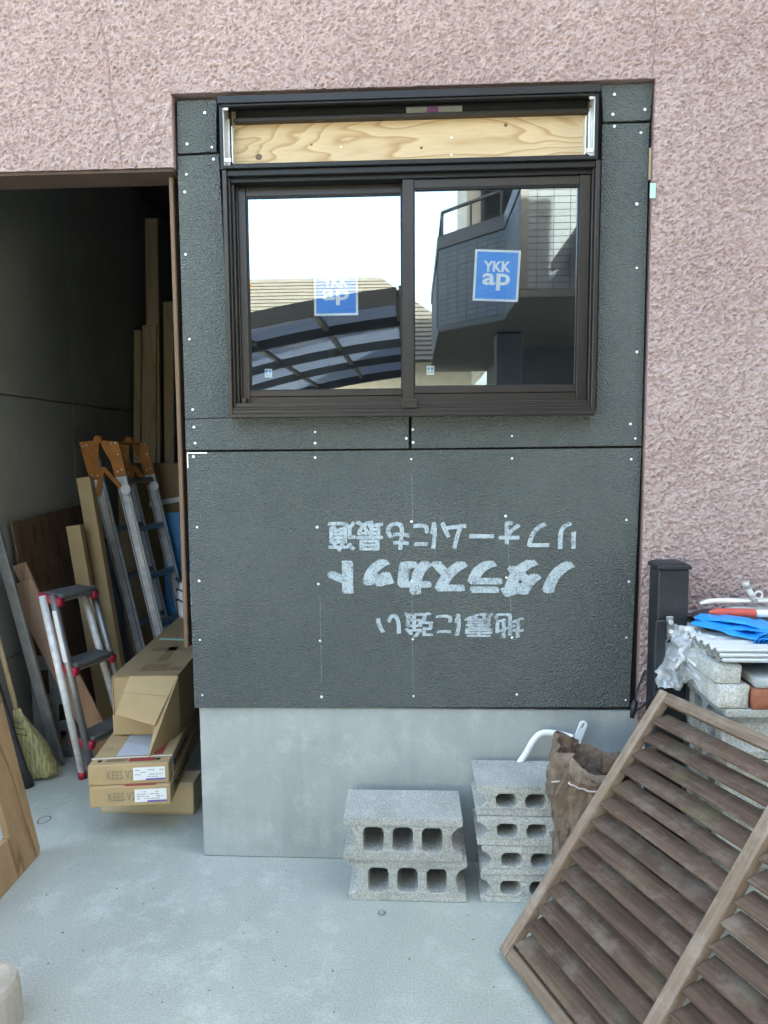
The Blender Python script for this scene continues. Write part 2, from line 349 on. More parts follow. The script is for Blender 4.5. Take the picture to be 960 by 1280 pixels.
M['winpane'] = MAT('dark_pane', (.03,.035,.04), .1, .05, 5, 0)
def polycarb():
    m, n, l, b = newmat('smoke_polycarbonate'); n.remove(b)
    g = n.new('ShaderNodeBsdfGlossy'); g.inputs['Roughness'].default_value = .08
    t = n.new('ShaderNodeBsdfTransparent'); t.inputs['Color'].default_value = (.085,.105,.15,1)
    tl = n.new('ShaderNodeBsdfTranslucent'); tl.inputs['Color'].default_value = (.05,.065,.095,1)
    a = n.new('ShaderNodeMixShader'); a.inputs[0].default_value = .7; l.new(t.outputs[0], a.inputs[1]); l.new(tl.outputs[0], a.inputs[2])
    c = n.new('ShaderNodeMixShader'); c.inputs[0].default_value = .1; l.new(a.outputs[0], c.inputs[1]); l.new(g.outputs[0], c.inputs[2])
    l.new(c.outputs[0], n['Material Output'].inputs[0]); return m
M['poly'] = polycarb()
M['leaf'] = MAT('orange_leaf', (.46,.17,.05), .7, .4, 3, 0)
M['bark'] = MAT('bark', (.10,.075,.055), .9, .2)

# lettering: flat mesh of a text, bounding box normalised to 0..1
def text_mb(body, to3, bold=0.0, shear=0.0):
    cu = bpy.data.curves.new('t', 'FONT'); cu.body = body; cu.offset = bold; cu.shear = shear; cu.resolution_u = 3; cu.fill_mode = 'FRONT'
    ob = bpy.data.objects.new('t', cu); COL.objects.link(ob)
    dg = bpy.context.evaluated_depsgraph_get(); dg.update(); me = bpy.data.meshes.new_from_object(ob.evaluated_get(dg))
    xs = [v.co.x for v in me.vertices]; ys = [v.co.y for v in me.vertices]
    x0, x1, y0, y1 = min(xs), max(xs), min(ys), max(ys)
    mb = MB(); mb.add([to3((v.co.x-x0)/(x1-x0), (v.co.y-y0)/(y1-y0)) for v in me.vertices], [tuple(p.vertices) for p in me.polygons])
    bpy.data.objects.remove(ob); bpy.data.curves.remove(cu); bpy.data.meshes.remove(me); return mb

# ================================================================== SETTING
g = MB().add([(-90,-90,0),(90,-90,0),(90,90,0),(-90,90,0)], [(0,1,2,3)]).build('ground', M['floor'], kind='structure')
g['label'] = 'pale grey mottled concrete ground of the yard'
# ================================================================== THE HOUSE
XL, XR, ZT, ZLIN = -.806, .769, 2.672, 2.438
XG, XE, HH = -2.04, 3.81, 7.2
H = thing('stuccoed_house', 'house with pink rough stucco wall, partly re-sheathed around a new window', 'house', (0,.1,0))
# rough stucco sheets (relief) over a flat backing
def stucco_sheet():
    st = .0030
    xs = np.arange(-1.62, 1.42, st); zs = np.arange(0, 3.18, st)
    nx, nz = len(xs), len(zs)
    def band(sig_x, sig_z, seed):
        rng = np.random.RandomState(seed); a = rng.randn(nz, nx)
        fx = np.fft.fftfreq(nx, st); fz = np.fft.fftfreq(nz, st)
        k = np.exp(-2*(np.pi**2)*((fx[None]*sig_x)**2 + (fz[:,None]*sig_z)**2)); f = np.real(np.fft.ifft2(np.fft.fft2(a)*k)); return f/f.std()
    lump = band(.0044, .0036, 1); fine = band(.0022, .0020, 2); big = band(.05, .05, 3)
    h = np.tanh(lump*1.7)*.50 + fine*.36 + big*.06
    h = np.clip((h+1.2)/2.4, 0, 1)
    X, Z = np.meshgrid(xs, zs)
    # joints in the render
    for cx0, cx1, z0 in ((-1.043, -.98, 2.438), (.762, .762, ZT)):
        cx = cx0 + (cx1-cx0)*(3.0-Z)/(3.0-2.438) if cx0 != cx1 else cx0
        dj = np.abs(X-cx-.004*np.sin(Z*23)); wj = .003 if cx0 != cx1 else .002
        h = np.where((dj < wj) & (Z > z0), h*.35, h)
    def inreg(x, z):
        return (z >= ZT) | ((z >= ZLIN) & (x <= XL)) | (x >= XR)
    Xc = (X[:-1,:-1]+X[1:,1:])/2; Zc = (Z[:-1,:-1]+Z[1:,1:])/2
    keep = inreg(Xc, Zc)
    idx = np.arange(nx*nz).reshape(nz, nx)
    q = np.stack([idx[:-1,:-1], idx[:-1,1:], idx[1:,1:], idx[1:,:-1]], -1)[keep]
    used = np.unique(q); rm = -np.ones(nx*nz, int); rm[used] = np.arange(len(used)); q = rm[q]
    Y = -.0155 - h*.0092
    rng = np.random.RandomState(5)
    X2 = X + rng.randn(nz, nx)*.0007; Z2 = Z + rng.randn(nz, nx)*.0007; Z2[0] = 0.001
    P = np.stack([X2.ravel(), Y.ravel(), Z2.ravel()], -1)[used]; org = np.array([0., -.02, 1.5])
    me = bpy.data.meshes.new('stucco_wall'); me.vertices.add(len(P)); me.vertices.foreach_set('co', (P-org).ravel())
    me.loops.add(q.size); me.loops.foreach_set('vertex_index', q.ravel().astype(np.int32))
    me.polygons.add(len(q)); me.polygons.foreach_set('loop_start', np.arange(0, q.size, 4, dtype=np.int32))
    me.polygons.foreach_set('use_smooth', np.zeros(len(q), bool))
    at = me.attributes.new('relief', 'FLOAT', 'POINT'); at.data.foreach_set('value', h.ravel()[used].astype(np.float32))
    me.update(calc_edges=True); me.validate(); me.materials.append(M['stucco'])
    o = bpy.data.objects.new('stucco_wall', me); COL.objects.link(o); o.parent = H; o.location = V(org) - world_org(H)
    o['label'] = 'rough pink sprayed stucco with pale worn tips'
stucco_sheet()
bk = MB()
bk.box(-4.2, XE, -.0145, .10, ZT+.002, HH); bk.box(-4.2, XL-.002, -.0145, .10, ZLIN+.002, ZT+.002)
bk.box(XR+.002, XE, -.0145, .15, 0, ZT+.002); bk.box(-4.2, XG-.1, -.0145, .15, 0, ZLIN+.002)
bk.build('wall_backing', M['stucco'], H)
box(-4.2, XL-.004, -.013, .105, ZLIN-.010, ZLIN-.001).build('soffit', M['soffit'], H)
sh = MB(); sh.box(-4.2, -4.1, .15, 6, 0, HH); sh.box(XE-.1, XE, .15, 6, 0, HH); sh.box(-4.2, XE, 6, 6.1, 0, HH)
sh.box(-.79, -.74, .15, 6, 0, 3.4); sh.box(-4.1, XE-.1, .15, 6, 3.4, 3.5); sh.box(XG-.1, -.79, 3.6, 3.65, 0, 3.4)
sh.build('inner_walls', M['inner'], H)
box(-4.5, XE+.0, -.02, 6.4, HH, HH+.2).build('roof', M['darktrim'], H)
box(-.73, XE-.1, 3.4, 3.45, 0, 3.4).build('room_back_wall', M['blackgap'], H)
# substrate behind the sheathing, with its window hole
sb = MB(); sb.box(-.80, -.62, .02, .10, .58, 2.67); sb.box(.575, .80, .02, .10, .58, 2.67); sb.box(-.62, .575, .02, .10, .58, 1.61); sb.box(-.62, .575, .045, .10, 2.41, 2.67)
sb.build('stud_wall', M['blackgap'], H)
box(.762, .769, .004, .03, 2.37, 2.47).build('lath', M['pine'], H)
# garage wall panels
ys = [-.01, .727, 1.637, 2.547, 3.58]; zs = [0, .466, 1.782, 3.395]
for i in range(4):
    for j in range(3):
        t = random.uniform(-.002, .002)
        box(XG-.04, XG+t, ys[i]+.003, ys[i+1]-.003, zs[j]+.003, zs[j+1]-.003).build('garage_wall_panel', M['inwall'], H, bevel=.002)
box(-.839, -.823, .018, .06, .785, 2.425).build('door_jamb', M['jamb'], H, bevel=.003)
# plinth
pl = box(-.789, .784, .012, .16, 0, .572).build('plinth', M['plinth'], H, bevel=.004, label='smooth blue-grey concrete footing under the sheathing')
# sheathing boards
def poly_board(pts, t=.009, y=0.0):
    return MB().prism([pts], lambda a, b: (a, y, b), (0, t, 0))
def pq(u, v): p = PY(u, v, 0); return (p.x, p.z)
boards = {}
boards['tl'] = poly_board([pq(222,192), pq(270.5,189.5), pq(270.5,124), pq(221,126)])
boards['tr'] = poly_board([pq(754,152), pq(813,150), pq(817,103), pq(752,106)])
boards['l'] = poly_board([pq(231.5,523.5), pq(291,522), pq(273.5,192.5), pq(221.5,195)])
boards['ls'] = poly_board([pq(232,562.5), pq(511,560.5), pq(511,515), pq(231.5,524.6)])
boards['r'] = poly_board([pq(514.5,560.5), pq(802,557), pq(812,153.5), pq(753,155), pq(745,512), pq(514.5,512)])
boards['low'] = poly_board([pq(243,885), pq(787,884), pq(802,560), pq(233,565.5)])
BO = {}
labs = {'low': 'large dark grey embossed board with faded upside-down lettering', 'tl': 'small dark grey board patch beside the shutter housing',
        'tr': 'small dark grey board patch beside the shutter housing', 'l': 'tall dark grey board strip beside the window frame',
        'r': 'dark grey L-shaped board beside and below the window', 'ls': 'low dark grey board strip below the window'}
for k, mb in boards.items(): BO[k] = mb.build('sheathing_board', M['sheathing'], H, bevel=.0012, label=labs[k])
def nails(board, pxs):
    first = None
    for (u, v) in pxs:
        p = PY(u, v, -.001); r = .0052
        if first is None:
            mb = MB(); vs_ = [p + V((0,-.0018,0))] + [p + V((r*math.cos(a), -.0008, r*math.sin(a))) for a in [i*math.pi/4 for i in range(8)]]
            mb.add(vs_, [(0,1+i,1+(i+1) % 8) for i in range(8)]); first = mb.build('nail_head', M['screw'], board); fp = p
        else:
            c = copy_of(first, board, p-fp); s_ = random.uniform(.75, 1.05); c.scale = (s_,1,s_)
nails(BO['low'], [(242,571),(246.5,659),(249,726),(250,800),(253,869),(394,572),(396.5,659),(398,730),(400,801),(402,871),(514,574),(514.5,652),(515,726),(516,799),(517,870),
                  (640,573),(632,645),(633,722),(640,797),(646,868),(789,574),(786,727),(783,797),(782,875),(783,650)])
nails(BO['tl'], [(256,141),(234,180),(265,184)]); nails(BO['l'], [(267,199),(233,218),(231,240),(232,318),(237,424),(241,512)])
nails(BO['ls'], [(242.5,534),(244,554),(394,540),(394,554),(508,548)]); nails(BO['tr'], [(768,118),(766,143),(806,137)])
nails(BO['r'], [(768,158),(801,166),(796,255),(796,335),(516,537),(516.5,553),(794,548),(796,440),(640,545),(788,530)])
# chalk lines and the chipped corner
for (u0,v0,u1,v1) in ((400,745,402,852),(514.5,590,516,650),(515,735,516.5,865),(634,650,640,795)):
    a, b_ = PY(u0,v0,-.0006), PY(u1,v1,-.0006); d_ = V((.0004,0,0))
    MB().add([a-d_, a+d_, b_+d_, b_-d_], [(0,1,2,3)]).build('chalk_line', M['stencil'], BO['low'])
a = PY(233.5,565.5,-.0007); MB().box(a.x, a.x+.072, -.0008, -.0002, a.z-.0045, a.z).box(a.x, a.x+.004, -.0008, -.0002, a.z-.055, a.z-.006).build('chipped_edge', M['stick_white'], BO['low'])
# lettering, upside down on the big board
def on_board(x0, x1, z0, z1): return lambda s, t: (x1-(x1-x0)*s, -.0012, z1-(z1-z0)*t)
def printed(body, x0, x1, z0, z1, bold, dd):
    m = MB()
    for k, (ox, oz) in enumerate(dd):
        t_ = text_mb(body, lambda s, t: (x1-(x1-x0)*s+ox, -.0010-.00012*k, z1-(z1-z0)*t+oz), bold); m.add(t_.v, t_.f)
    return m.build('lettering', M['stencil'], BO['low'])
printed('リフォームにも最適', -.307,.546,1.141,1.248, .012, ((-.0025,.0),(.0025,.001),(0,-.0015)))
printed('ノダラスカット', -.302,.536,.985,1.111, .02, ((-.012,.003),(-.007,-.004),(-.002,.004),(.003,-.004),(.008,.003),(.012,-.002)))
printed('地震に強い', -.141,.373,.835,.926, .01, ((-.002,.0),(.002,.001)))
# mint tape over the gap at the board's edge
tag(box(.756,.774,-.034,-.0325,2.298,2.345).build('masking_tape', M['mint']), 'mint green tape stuck over the gap between board and stucco', 'tape')

# ================================================================== WINDOW
Wn = thing('sliding_window', 'two-pane sliding window with dark bronze aluminium frame and blue stickers', 'window', (-.02,0,1.605))
fr = MB()
for s_, xo in ((1,-.637),(-1,.594)):
    a = lambda x0, x1: (min(xo+s_*x0, xo+s_*x1), max(xo+s_*x0, xo+s_*x1))
    fr.box(*a(0,.014), -.046, .10, 1.6055, 2.416); fr.box(*a(.0145,.021), -.030, .10, 1.606, 2.415); fr.box(*a(.0215,.030), -.012, .10, 1.607, 2.414); fr.box(*a(.0305,.036), .006, .10, 1.607, 2.414)
fr.build('jamb', M['bronze'], Wn, bevel=.0015)
si = MB(); si.box(-.6225,.5795,-.058,-.02,1.6050,1.6175); si.box(-.6225,.5795,-.047,-.02,1.6178,1.632); si.box(-.6225,.5795,-.040,.0,1.6325,1.640); si.box(-.6155,.5725,-.030,.10,1.6403,1.656)
si.build('sill', M['bronze'], Wn, bevel=.0018)
hd = MB(); hd.box(-.6225,.5795,-.040,.10,2.398,2.4165); hd.box(-.6155,.5725,-.022,.10,2.3835,2.3978)
hd.build('frame_head', M['bronze2'], Wn, bevel=.0015)
def sash(x0,x1,z0,z1,gx0,gx1,gz0,gz1,yf,yb,yg):
    m = MB(); e = .0006
    m.box(x0,gx0,yf,yb,z0,z1); m.box(gx1,x1,yf,yb,z0,z1)
    m.box(gx0+e,gx1-e,yf+.0035,yb,gz1,z1)
    zm = z0+(gz0-z0)*.55
    m.box(gx0+e,gx1-e,yf+.0035,yb,z0,zm-.001); m.box(gx0+e,gx1-e,yf+.001,yb,zm,gz0)
    b_ = m.build('sash', M['bronze'], Wn, bevel=.0014)
    gk = MB(); w_ = .004
    gk.box(gx0+e,gx0+w_,yf+.006,yg+.004,gz0+e,gz1-e); gk.box(gx1-w_,gx1-e,yf+.006,yg+.004,gz0+e,gz1-e)
    gk.box(gx0+w_+e,gx1-w_-e,yf+.006,yg+.004,gz0+e,gz0+w_); gk.box(gx0+w_+e,gx1-w_-e,yf+.006,yg+.004,gz1-w_,gz1-e)
    gk.build('gasket', M['bronze2'], b_)
    MB().add([(gx0+.001,yg,gz0+.001),(gx1-.001,yg,gz0+.001),(gx1-.001,yg,gz1-.001),(gx0+.001,yg,gz1-.001)], [(0,1,2,3)]).build('glass_pane', M['glass'], b_)
    return b_
sR = sash(-.043,.571,1.6565,2.383,-.006,.537,1.706,2.355,-.016,.012,.0)
sL = sash(-.602,-.010,1.6565,2.383,-.576,-.047,1.701,2.353,.016,.044,.03)
box(-.047,.004,-.052,-.041,1.6325,1.664).build('guide_block', M['bronze'], Wn, bevel=.002)
box(-.60,-.585,-.010,.010,1.657,1.676).build('guide_block', M['bronze'], Wn, bevel=.002)
def sticker(c, w_, h_, y, rot, full=True):
    cx, cz = c; R = lambda a, b: (cx + a*math.cos(rot) - b*math.sin(rot), cz + a*math.sin(rot) + b*math.cos(rot))
    def rect(a0,a1,b0,b1,yy):
        return MB().add([(R(a,b)[0], yy, R(a,b)[1]) for a, b in ((a0,b0),(a1,b0),(a1,b1),(a0,b1))], [(0,1,2,3)])
    st = rect(-w_/2,w_/2,-h_/2,h_/2,y).build('sticker', M['stick_white'], Wn)
    rect(-w_/2*.9,w_/2*.9,-h_/2*.91,h_/2*.91,y-.0006).build('blue_field', M['stick_blue'], st)
    def t3(a0,a1,b0,b1): return lambda s, t: (R(a0+(a1-a0)*s, 0)[0] - (b0+(b1-b0)*t)*math.sin(rot), y-.0012, cz + (a0+(a1-a0)*s)*math.sin(rot) + (b0+(b1-b0)*t)*math.cos(rot))
    text_mb('YKK', t3(-.30*w_,.30*w_,.07*h_,.28*h_), .035).build('lettering', M['stick_white'], st)
    text_mb('ap', t3(-.31*w_,.30*w_,-.29*h_,.045*h_), .022).build('lettering', M['stick_white'], st)
sticker((.271,2.073), .152, .168, .006, -.05)
sticker((-.274,2.039), .152, .165, .036, 0)
for (u, v, y) in ((335.5,466.5,.034),(538,463,.004)):
    p = PY(u,v,y); s_ = box(p.x-.013,p.x+.013,y,y+.0004,p.z-.015,p.z+.015).build('energy_label', M['stick_white'], Wn)
    for i, (dx, dz, mt) in enumerate(((-.006,.006,'stick_blue'),(.006,.006,'stick_blue'),(-.005,-.006,'mint'),(.006,-.006,'mint'))):
        box(p.x+dx-.004,p.x+dx+.004,y-.0006,y-.0002,p.z+dz-.004,p.z+dz+.004).build('print_block', M[mt], s_)

# ================================================================== SHUTTER HOUSING
Sh = thing('shutter_housing', 'opened dark shutter housing with pale plywood backing above the window', 'shutter box', (-.03,0,2.417))
MB().box(-.645,.588,-.052,-.046,2.622,2.645).box(-.645,.588,-.0455,.045,2.634,2.6435).box(-.640,.583,-.046,-.030,2.615,2.6215).build('top_profile', M['bronze2'], Sh, bevel=.0012)
MB().box(-.606,.566,.002,.028,2.588,2.600).box(-.606,.566,-.003,.0015,2.5865,2.591).build('upper_rail', M['bronze'], Sh, bevel=.0015)
MB().box(-.632,.576,-.046,.028,2.418,2.430).box(-.632,.576,-.052,-.0465,2.4175,2.424).box(-.600,.562,-.030,.028,2.4305,2.441).build('lower_rail', M['bronze2'], Sh, bevel=.0012)
p_ = box(-.624,.585,.030,.042,2.435,2.64).build('plywood_panel', M['ply'], Sh, label='pale knotty plywood with swirling grain')
for x, z, r in ((-.53,2.485,.011),(-.35,2.52,.004),(.30,2.565,.006),(.02,2.50,.005)):
    MB().add([(x,.0288,z)]+[(x+r*math.cos(i*.7854)*1.1,.0294,z+r*math.sin(i*.7854)) for i in range(8)], [(0,1+i,1+(i+1) % 8) for i in range(8)]).build('knot', M['jamb'], p_)
for x, z in ((-.25,2.51),(.12,2.53),(.12,2.475)):
    MB().add([(x,.0285,z)]+[(x+.004*math.cos(i*.7854),.0292,z+.004*math.sin(i*.7854)) for i in range(8)], [(0,1+i,1+(i+1) % 8) for i in range(8)]).build('nail_head', M['screw'], p_)
box(-.604,.566,.0215,.0285,2.6005,2.633).build('recess_shade', M['blackgap'], Sh)  # black plate in place of the shade inside the housing top
for s_, x in ((1,-.641),(-1,.584)):
    b_ = MB(); q = lambda a, c: (min(x+s_*a,x+s_*c), max(x+s_*a,x+s_*c))
    b_.box(*q(.009,.012),-.040,.028,2.432,2.628); b_.box(*q(.0125,.020),.004,.010,2.432,2.60); b_.box(*q(.0125,.028),-.040,-.036,2.606,2.626)
    b_.box(*q(.0125,.034),-.042,-.036,2.4415,2.455); b_.box(*q(.026,.030),.0,.028,2.455,2.575)
    b_.build('side_bracket', M['zinc'], Sh, bevel=.001)
    box(*q(0,.0085),-.046,.03,2.418,2.634).build('end_plate', M['bronze2'], Sh)
t_ = box(-.03,.155,.0185,.0210,2.603,2.626).build('label_strip', M['tape_grey'], Sh); box(.038,.076,.0175,.0183,2.6025,2.6265).build('purple_band', M['tape_purple'], t_)

# ================================================================== CONCRETE BLOCKS
def rrect(x0,x1,z0,z1,r,n=4):
    pts = []
    for cx, cz, a0 in ((x1-r,z0+r,-90),(x1-r,z1-r,0),(x0+r,z1-r,90),(x0+r,z0+r,180)):
        for i in range(n+1):
            a = math.radians(a0+90*i/n); pts.append((cx+r*math.cos(a), cz+r*math.sin(a)))
    return pts
def block_mesh(name, T, mat, seed):
    L = .39; s_ = .031 if T > .12 else .026; nd = .036
    out = [(0,0),(L,0),(L,s_*.75),(L-nd*.55,s_*1.1),(L-nd*.92,s_*1.7),(L-nd,T/2),(L-nd*.92,T-s_*1.7),(L-nd*.55,T-s_*1.1),(L,T-s_*.75),(L,T),(0,T),
           (0,T-s_*.75),(nd*.55,T-s_*1.1),(nd*.92,T-s_*1.7),(nd,T/2),(nd*.92,s_*1.7),(nd*.55,s_*1.1),(0,s_*.75)]
    holes = []; hw = .067; web = (L-2*nd-3*hw)/4
    for i in range(3):
        x0 = nd+web+i*(hw+web); holes.append(rrect(x0,x0+hw,s_,T-s_,.018)[::-1])
    mb = MB().prism([out]+holes, lambda a, b: (a-L/2, 0, b), (0,.19,0))
    me = mb.mesh(name, V((0,0,0)), bevel=.0022); rng = random.Random(seed)
    for v in me.vertices: v.co += V((rng.uniform(-1,1),rng.uniform(-1,1),rng.uniform(-1,1)))*.0014
    me.materials.append(mat); return me
def place_mesh(name, me, loc, rz, label, cat, group=None):
    o = bpy.data.objects.new(name, me); COL.objects.link(o); o.location = loc; o.rotation_euler = (0,0,rz); tag(o, label, cat, group); ORG[o.name] = V(loc); return o
b150 = block_mesh('concrete_block', .146, M['block'], 3); b100 = block_mesh('concrete_block', .10, M['block'], 4)
place_mesh('concrete_block', b150, (-.031,-.216,0), .0, 'thick hollow concrete block at the bottom of the two-block stack', 'concrete block')
place_mesh('concrete_block', b150, (-.046,-.226,.1465), .006, 'thick hollow concrete block on top of the two-block stack', 'concrete block')
for i, (dx, dy, rz, pos) in enumerate(((.405,-.207,0,'lowest'),(.407,-.212,.006,'second from the ground'),(.392,-.214,-.006,'third from the ground'),(.388,-.210,.004,'topmost'))):
    place_mesh('concrete_block', b100, (dx,dy,i*.1004), rz, 'thin hollow concrete block, '+pos+' in the four-block stack by the brown sack', 'concrete block')
# ================================================================== DRAIN CAP, FLOOR RING
p = PZ(477,1142); dc = MB()
dc.tube([p+V((0,0,.0005)), p+V((0,0,.004))], .0125, 16); dcap = tag(dc.build('floor_anchor_cap', M['alu_d'], base=True, bevel=.001), 'small round metal cap set in the concrete floor', 'floor cap')
MB().tube([p+V((0,0,.0042)), p+V((0,0,.0050))], .007, 12).build('cap_centre', M['zinc'], dcap)

# ================================================================== LOUVRE PANEL
O = V((.263,-.44,0)); D = V((.4034,-.9150,0)).normalized(); E = V((.57585,.25385,.77715)).normalized(); N = D.cross(E)
if N.z < 0: N = -N
LP = thing('louvred_panel', 'weathered brown louvred wooden panel leaning against the block pile', 'louvre panel', O)
def lv(a, b, c): return O + D*a + E*b + N*c
def lbar(name, a0,a1,b0,b1,c0,c1, mat, along, tilt=0, bevel=.003):
    m = MB(); m.obox(lv(a0,b0,c0), D*(a1-a0), E*(b1-b0), N*(c1-c0)); return finish_lv(m, name, mat, along, bevel)
def finish_lv(m, name, mat, along, bevel):
    o = m.build(name, mat, LP, bevel=bevel, seg=2 if bevel > .002 else 1)
    g_ = o.data.attributes.new('grain', 'FLOAT_VECTOR', 'POINT'); ax = [D,E,N] if along == 'D' else [E,D,N]
    g_.data.foreach_set('vector', np.array([[v.co.dot(ax[0]), v.co.dot(ax[1]), v.co.dot(ax[2])] for v in o.data.vertices], np.float32).ravel()); return o
Wd, Hd, T_ = 1.0, .92, .034
lbar('stile', 0,.034, 0,Hd, 0,T_, M['louvre_f'], 'E', bevel=.006)
lbar('stile', Wd-.034,Wd, 0,Hd, 0,T_, M['louvre_f'], 'E', bevel=.006)
lbar('mid_stile', .476,.514, .0365,Hd-.0365, 0,T_+.002, M['louvre_f'], 'E', bevel=.006)
lbar('bottom_rail', .0345,Wd-.0345, 0,.036, 0,T_-.001, M['louvre_f'], 'D', bevel=.006)
lbar('top_rail', .0345,Wd-.0345, Hd-.036,Hd, 0,T_-.001, M['louvre_f'], 'D', bevel=.006)
slat0 = None; NS = 14; pitch = (Hd-.094)/NS
for side, (a0, a1) in enumerate(((.0345,.4755),(.5145,Wd-.0345))):
    slat0 = None
    for i in range(NS):
        b0 = .052 + i*pitch; tl = math.radians(41)
        if slat0 is None:
            u_ = E*math.cos(tl) - N*math.sin(tl); n_ = N*math.cos(tl) + E*math.sin(tl)
            m = MB(); m.obox(lv(a0,b0-.004,.030), D*(a1-a0), u_*.067, n_*-.009); slat0 = finish_lv(m, 'slat', M['louvre'], 'D', .0015)
        else:
            c = copy_of(slat0, LP, E*(i*pitch)+N*random.uniform(-.0015,.0015)); c.rotation_euler = (random.uniform(-.012,.012),)*3
# ================================================================== WHITE HOOK HANDLE, SACK
pts = [PY(645,962,-.03), PY(658,941,-.03), PY(668,924,-.03), PY(680,916,-.03), PY(700,918,-.03), PY(716,922,-.04)]
hk = thing('plastic_hook', 'white curved plastic handle sticking up behind the brown sack', 'hook', pts[0])
def smooth_path(pts, n=6):
    out = []
    for i in range(len(pts)-1):
        p0, p1, p2, p3 = pts[max(i-1,0)], pts[i], pts[i+1], pts[min(i+2,len(pts)-1)]
        for k in range(n):
            t = k/n; out.append(.5*((2*p1)+(p2-p0)*t+(2*p0-5*p1+4*p2-p3)*t*t+(3*p1-p0-3*p2+p3)*t**3))
    return out+[pts[-1]]
pts = [V((.35,-.012,.40)) if False else pts[0]+V((-.03,.0,-.10))] + pts
MB().tube(smooth_path(pts), .0115, 8, flat=.6, up=(0,1,0)).build('arch', M['white_pl'], hk, smooth=True)
a = PY(722,925,-.035); b_ = PY(731,902,-.035); ax = (b_-a).normalized(); sd = V((ax.z,0,-ax.x))
m = MB(); L_ = (b_-a).length+.02
def slot(s, t): return a - ax*.02 + ax*s + sd*t
outer = []
for i in range(9): an = math.pi*i/8; outer.append((L_+.0135*math.sin(an)-.0135, .0135*math.cos(an)))
outer += [(-.08,-.0135),(-.08,.0135)]
inner = [(L_-.008,.004),(L_-.008,-.004),(L_-.028,-.004),(L_-.028,.004)]
m.prism([outer, inner], slot, (0,.008,0)).build('slotted_end', M['white_pl'], hk, bevel=.001)

def sack():
    s_ = thing('sack', 'crumpled brown woven sack standing open between the blocks and the louvred panel', 'sack', (.55,-.28,0))
    cx = lambda t: .545 - .03*math.sin(t*3); 
    def body(u, t):
        a = 2*math.pi*u; c_, s2 = math.cos(a), math.sin(a)
        rx = .070 + .050*t; ry = .036 + .010*t; k = t**3
        ctr = V((.525+.050*t*t, -.262+.028*t*t, 0))
        q = V((c_*1.3 + t*.5, s2*1.3, t*.9)); rg = (.28-abs(mnoise.noise(V((q.x,q.y,q.z*1.1))*2.3)))*1.3 + (.25-abs(mnoise.noise(q*5.1+V((3,1,2)))))*.7 + mnoise.noise(q*9)*.15
        f_ = (1-.45*k); kk = 1 + rg*.62*f_ + .12*math.sin(a*3+t*4)*f_
        z = t*.51 + k*(.045*s2 - .040*c_) + .045*k*mnoise.noise(V((c_*1.6,s2*1.6,7)))
        sag = .02*math.sin(t*9+a)*t*f_
        return ctr + V((rx*c_*kk+sag, ry*s2*kk, max(0, z)))
    MB().grid(body, 110, 70, True).build('sack_body', M['burlap'], s_, smooth=True)
    # rolled hem and the collar that flops over to the right
    def collar(u, t):
        a = -.15*math.pi + u*1.05*math.pi          # front half of the rim folds outwards
        base = body(((a-1.25*math.pi)/(2*math.pi)) % 1.0, 1.0)
        out = V((math.cos(a-1.25*math.pi), math.sin(a-1.25*math.pi), 0))
        d_ = .010*math.sin(t*math.pi)+.006*t
        return base + out*d_ + V((0,0,.004-.105*t*(.62+.38*math.sin(u*4+.4)))) + out*(.022*t*(.35-abs(mnoise.noise(V((u*6,t*2,2)))))) + V((1,0.3,.5))*(fbm((u*3,t*2,0),2)*.012)
    MB().grid(collar, 70, 16).build('collar', M['burlap'], s_, smooth=True)
    MB().tube([collar(i/50, 1.0)+V((-.001,-.005,.002)) for i in range(51)], .0032, 6, caps=False).build('hem', M['burlap_e'], s_, smooth=True)
    tail = [V((.58,-.262,.50)), V((.63,-.240,.475)), V((.68,-.222,.48)), V((.73,-.20,.495)), V((.77,-.19,.51))]
    sp = smooth_path(tail, 6)
    def tl(u, t):
        i = min(int(t*(len(sp)-1)), len(sp)-2); f = t*(len(sp)-1)-i; p = sp[i].lerp(sp[i+1], f); a = 2*math.pi*u
        w_ = (.045-.02*t)*(1+.15*math.sin(a*4+t*8)); return p + V((0,.012*math.sin(a), w_*math.cos(a)))
    MB().grid(tl, 24, 26, True).build('flap', M['burlap'], s_, smooth=True)
sack()

# ================================================================== BLOCK PILE ON THE RIGHT
X0 = .885
def pile_block(x, z, k, lab):
    o = place_mesh('concrete_block', b150, (x, -.225, z), -math.pi/2+random.uniform(-.01,.01), lab, 'concrete block', 'blocks of the pile beside the stucco wall'); return o
lv_n = ['bottom','second','third','fourth','top']
for c_, x in enumerate((X0, X0+.195)):
    for i in range(5):
        pile_block(x+(.004*(i % 2)), i*.1505, i, ('pile block in the %s course, ' % lv_n[i]) + ('outer column showing its hollow ends' if c_ == 0 else 'inner column against the neighbouring blocks'))
def rough_slab(name, x0,x1,y0,y1,z0,z1, mat, label, cat, amp=.0035, seed=1):
    m = MB().box(x0,x1,y0,y1,z0,z1); me_c = V(((x0+x1)/2,(y0+y1)/2,z0)); me = m.mesh(name, me_c, 0)
    bm = bmesh.new(); bm.from_mesh(me); bmesh.ops.bevel(bm, geom=bm.edges[:], offset=.0045, segments=1, affect='EDGES')
    bmesh.ops.triangulate(bm, faces=bm.faces); bmesh.ops.subdivide_edges(bm, edges=bm.edges[:], cuts=2, use_grid_fill=True)
    for v in bm.verts:
        n_ = mnoise.noise_vector((v.co+V((seed,seed*2,0)))*26)*amp
        if v.co.z < .004 or v.co.z > (z1-z0)-.004: n_.z = 0
        v.co += n_
    for f in bm.faces: f.smooth = True
    bm.to_mesh(me); bm.free(); me.materials.append(mat); o = bpy.data.objects.new(name, me); COL.objects.link(o); o.location = me_c
    return tag(o, label, cat)
zt = .7475
